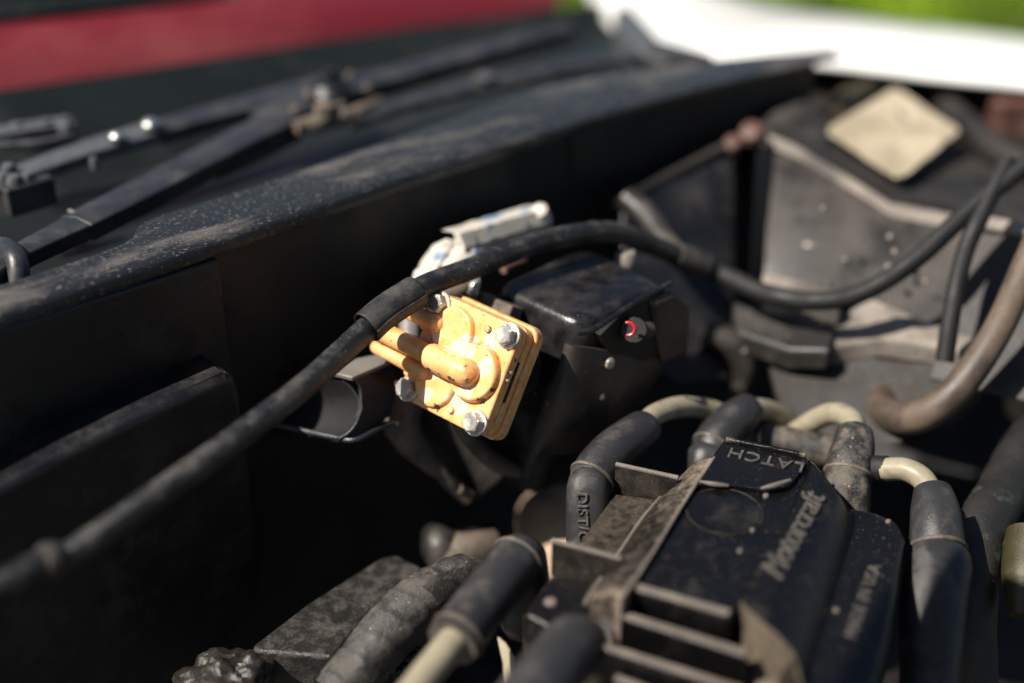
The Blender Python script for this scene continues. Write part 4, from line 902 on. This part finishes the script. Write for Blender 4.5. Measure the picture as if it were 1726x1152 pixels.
# right flange
fr_ = [(1400, 905), (1432, 852), (1478, 862), (1515, 878), (1526, 905), (1516, 960), (1500, 1070), (1470, 1180), (1340, 1230)]
bm = prism(NB(), [hz(x, y, Z1 + .001) for x, y in fr_], Vector((0, 0, -.03))); rf = link('right_flange', bm, M['cap'], cap, bevel=.0025, seg=4)
tA, tB = hz(1428, 1090, Z1 + .0012), hz(1481, 940, Z1 + .0012)
letters('lettering', 'MADE IN USA', .0056, tA.lerp(tB, .5), tB - tA, up, M['cap_text'], rf, depth=.0002, space=1.12)
for x, y in ((1409, 1030), (1497, 880)):
    bm = NB(); disc(bm, hz(x, y, Z1 + .001), up, [(.0010, 0), (.0008, .0006), (.0001, .0008)], 12); link('pip', bm, M['cap_rib'], rf)
# front ribs (stepped fins)
for (xa, ya), (xb, yb), dz, th, mm in (((1070, 984), (1232, 1030), -.0018, .0030, 'cap_rib'), ((1046, 1030), (1262, 1098), -.0085, .0030, 'cap_rib'), ((1022, 1086), (1255, 1160), -.0150, .0028, 'cap_rib'), ((1040, 1138), (1240, 1215), -.0215, .0028, 'cap_rib')):
    a, b = hz(xa, ya, Z0 + dz), hz(xb, yb, Z0 + dz); n_ = (b - a).cross(up).normalized(); n_ = n_ if n_.dot(cF) < 0 else -n_
    bm = prism(NB(), [a, b, b + n_ * th, a + n_ * th], Vector((0, 0, -.016))); rb_ = link('rib', bm, M['cap_plain'], cap, bevel=.0005, seg=2)
    bm = prism(NB(), [p + up * .0009 for p in (a + n_ * .0002, b + n_ * .0002, b + n_ * (th - .0002), a + n_ * (th - .0002))], Vector((0, 0, -.0012))); link('worn_lit_edge', bm, M[mm], rb_, bevel=.0004, seg=2)  # pale strip over a black face: the rib's lit top is painted
bm = prism(NB(), [hz(x, y, Z0 - .032) for x, y in ((1040, 1000), (1250, 1050), (1300, 1180), (1240, 1240), (1060, 1180), (1020, 1090))], Vector((0, 0, -.03))); link('front_web', bm, M['cap'], cap, bevel=.001)
bm = loft(NB(), [Hp([(986, 1018, Z1), (1044, 1000, Z0 - .003), (1052, 1020, Z0 - .008)]), Hp([(1010, 1060, Z1 - .001), (1034, 1045, Z0 - .012), (1044, 1050, Z0 - .015)]), Hp([(1020, 1085, Z1 - .004), (1030, 1085, Z0 - .016), (1040, 1090, Z0 - .018)])], skirt(ZB)); link('side_buttress', bm, M['cap_dusty'], cap, bevel=.0006)
bm = loft(NB(), [Hp([(1243, 1016, Z0 - .003), (1282, 1050, Z0 - .001), (1338, 1104, Z0 - .006), (1360, 1180, Z0 - .012)]), Hp([(1252, 1060, Z0 - .012), (1275, 1095, Z0 - .014), (1310, 1130, Z0 - .016), (1330, 1190, Z0 - .018)])], skirt(ZB)); link('side_buttress', bm, M['cap_dusty'], cap, bevel=.0006)
bm = prism(NB(), [hz(x, y, Z0 - .020) for x, y in ((1265, 1130), (1310, 1112), (1350, 1125), (1380, 1190), (1280, 1190))], Vector((0, 0, -.01))); tag(link('corner_foot', bm, M['cap_rib'], cap, bevel=.002), 'pale dusty foot')

# unseen bonnet stand-in added over the near corner, cut to shade the lower right
zb_ = .10
def upto(x, y, d): p = at(x, y, d); return p + SUN * ((zb_ - p.z) / SUN.z)
q = [upto(1395, 1200, .41), upto(1530, 1055, .462), upto(1640, 958, .484), upto(1760, 1050, .49)]
bon = q + [q[3] + Vector((.5, -.10, 0)), q[3] + Vector((.5, -.7, 0)), q[0] + Vector((.05, -.5, 0))]
bm = prism(NB(), bon, Vector((0, 0, .012))); tag(link('bonnet_shade_panel', bm, M['body_black'], bevel=.003), 'unseen bonnet-like panel added above the bay to shade the bottom right corner', 'shade panel')
for o in list(bpy.data.objects):
    if '_o' in o: del o['_o']
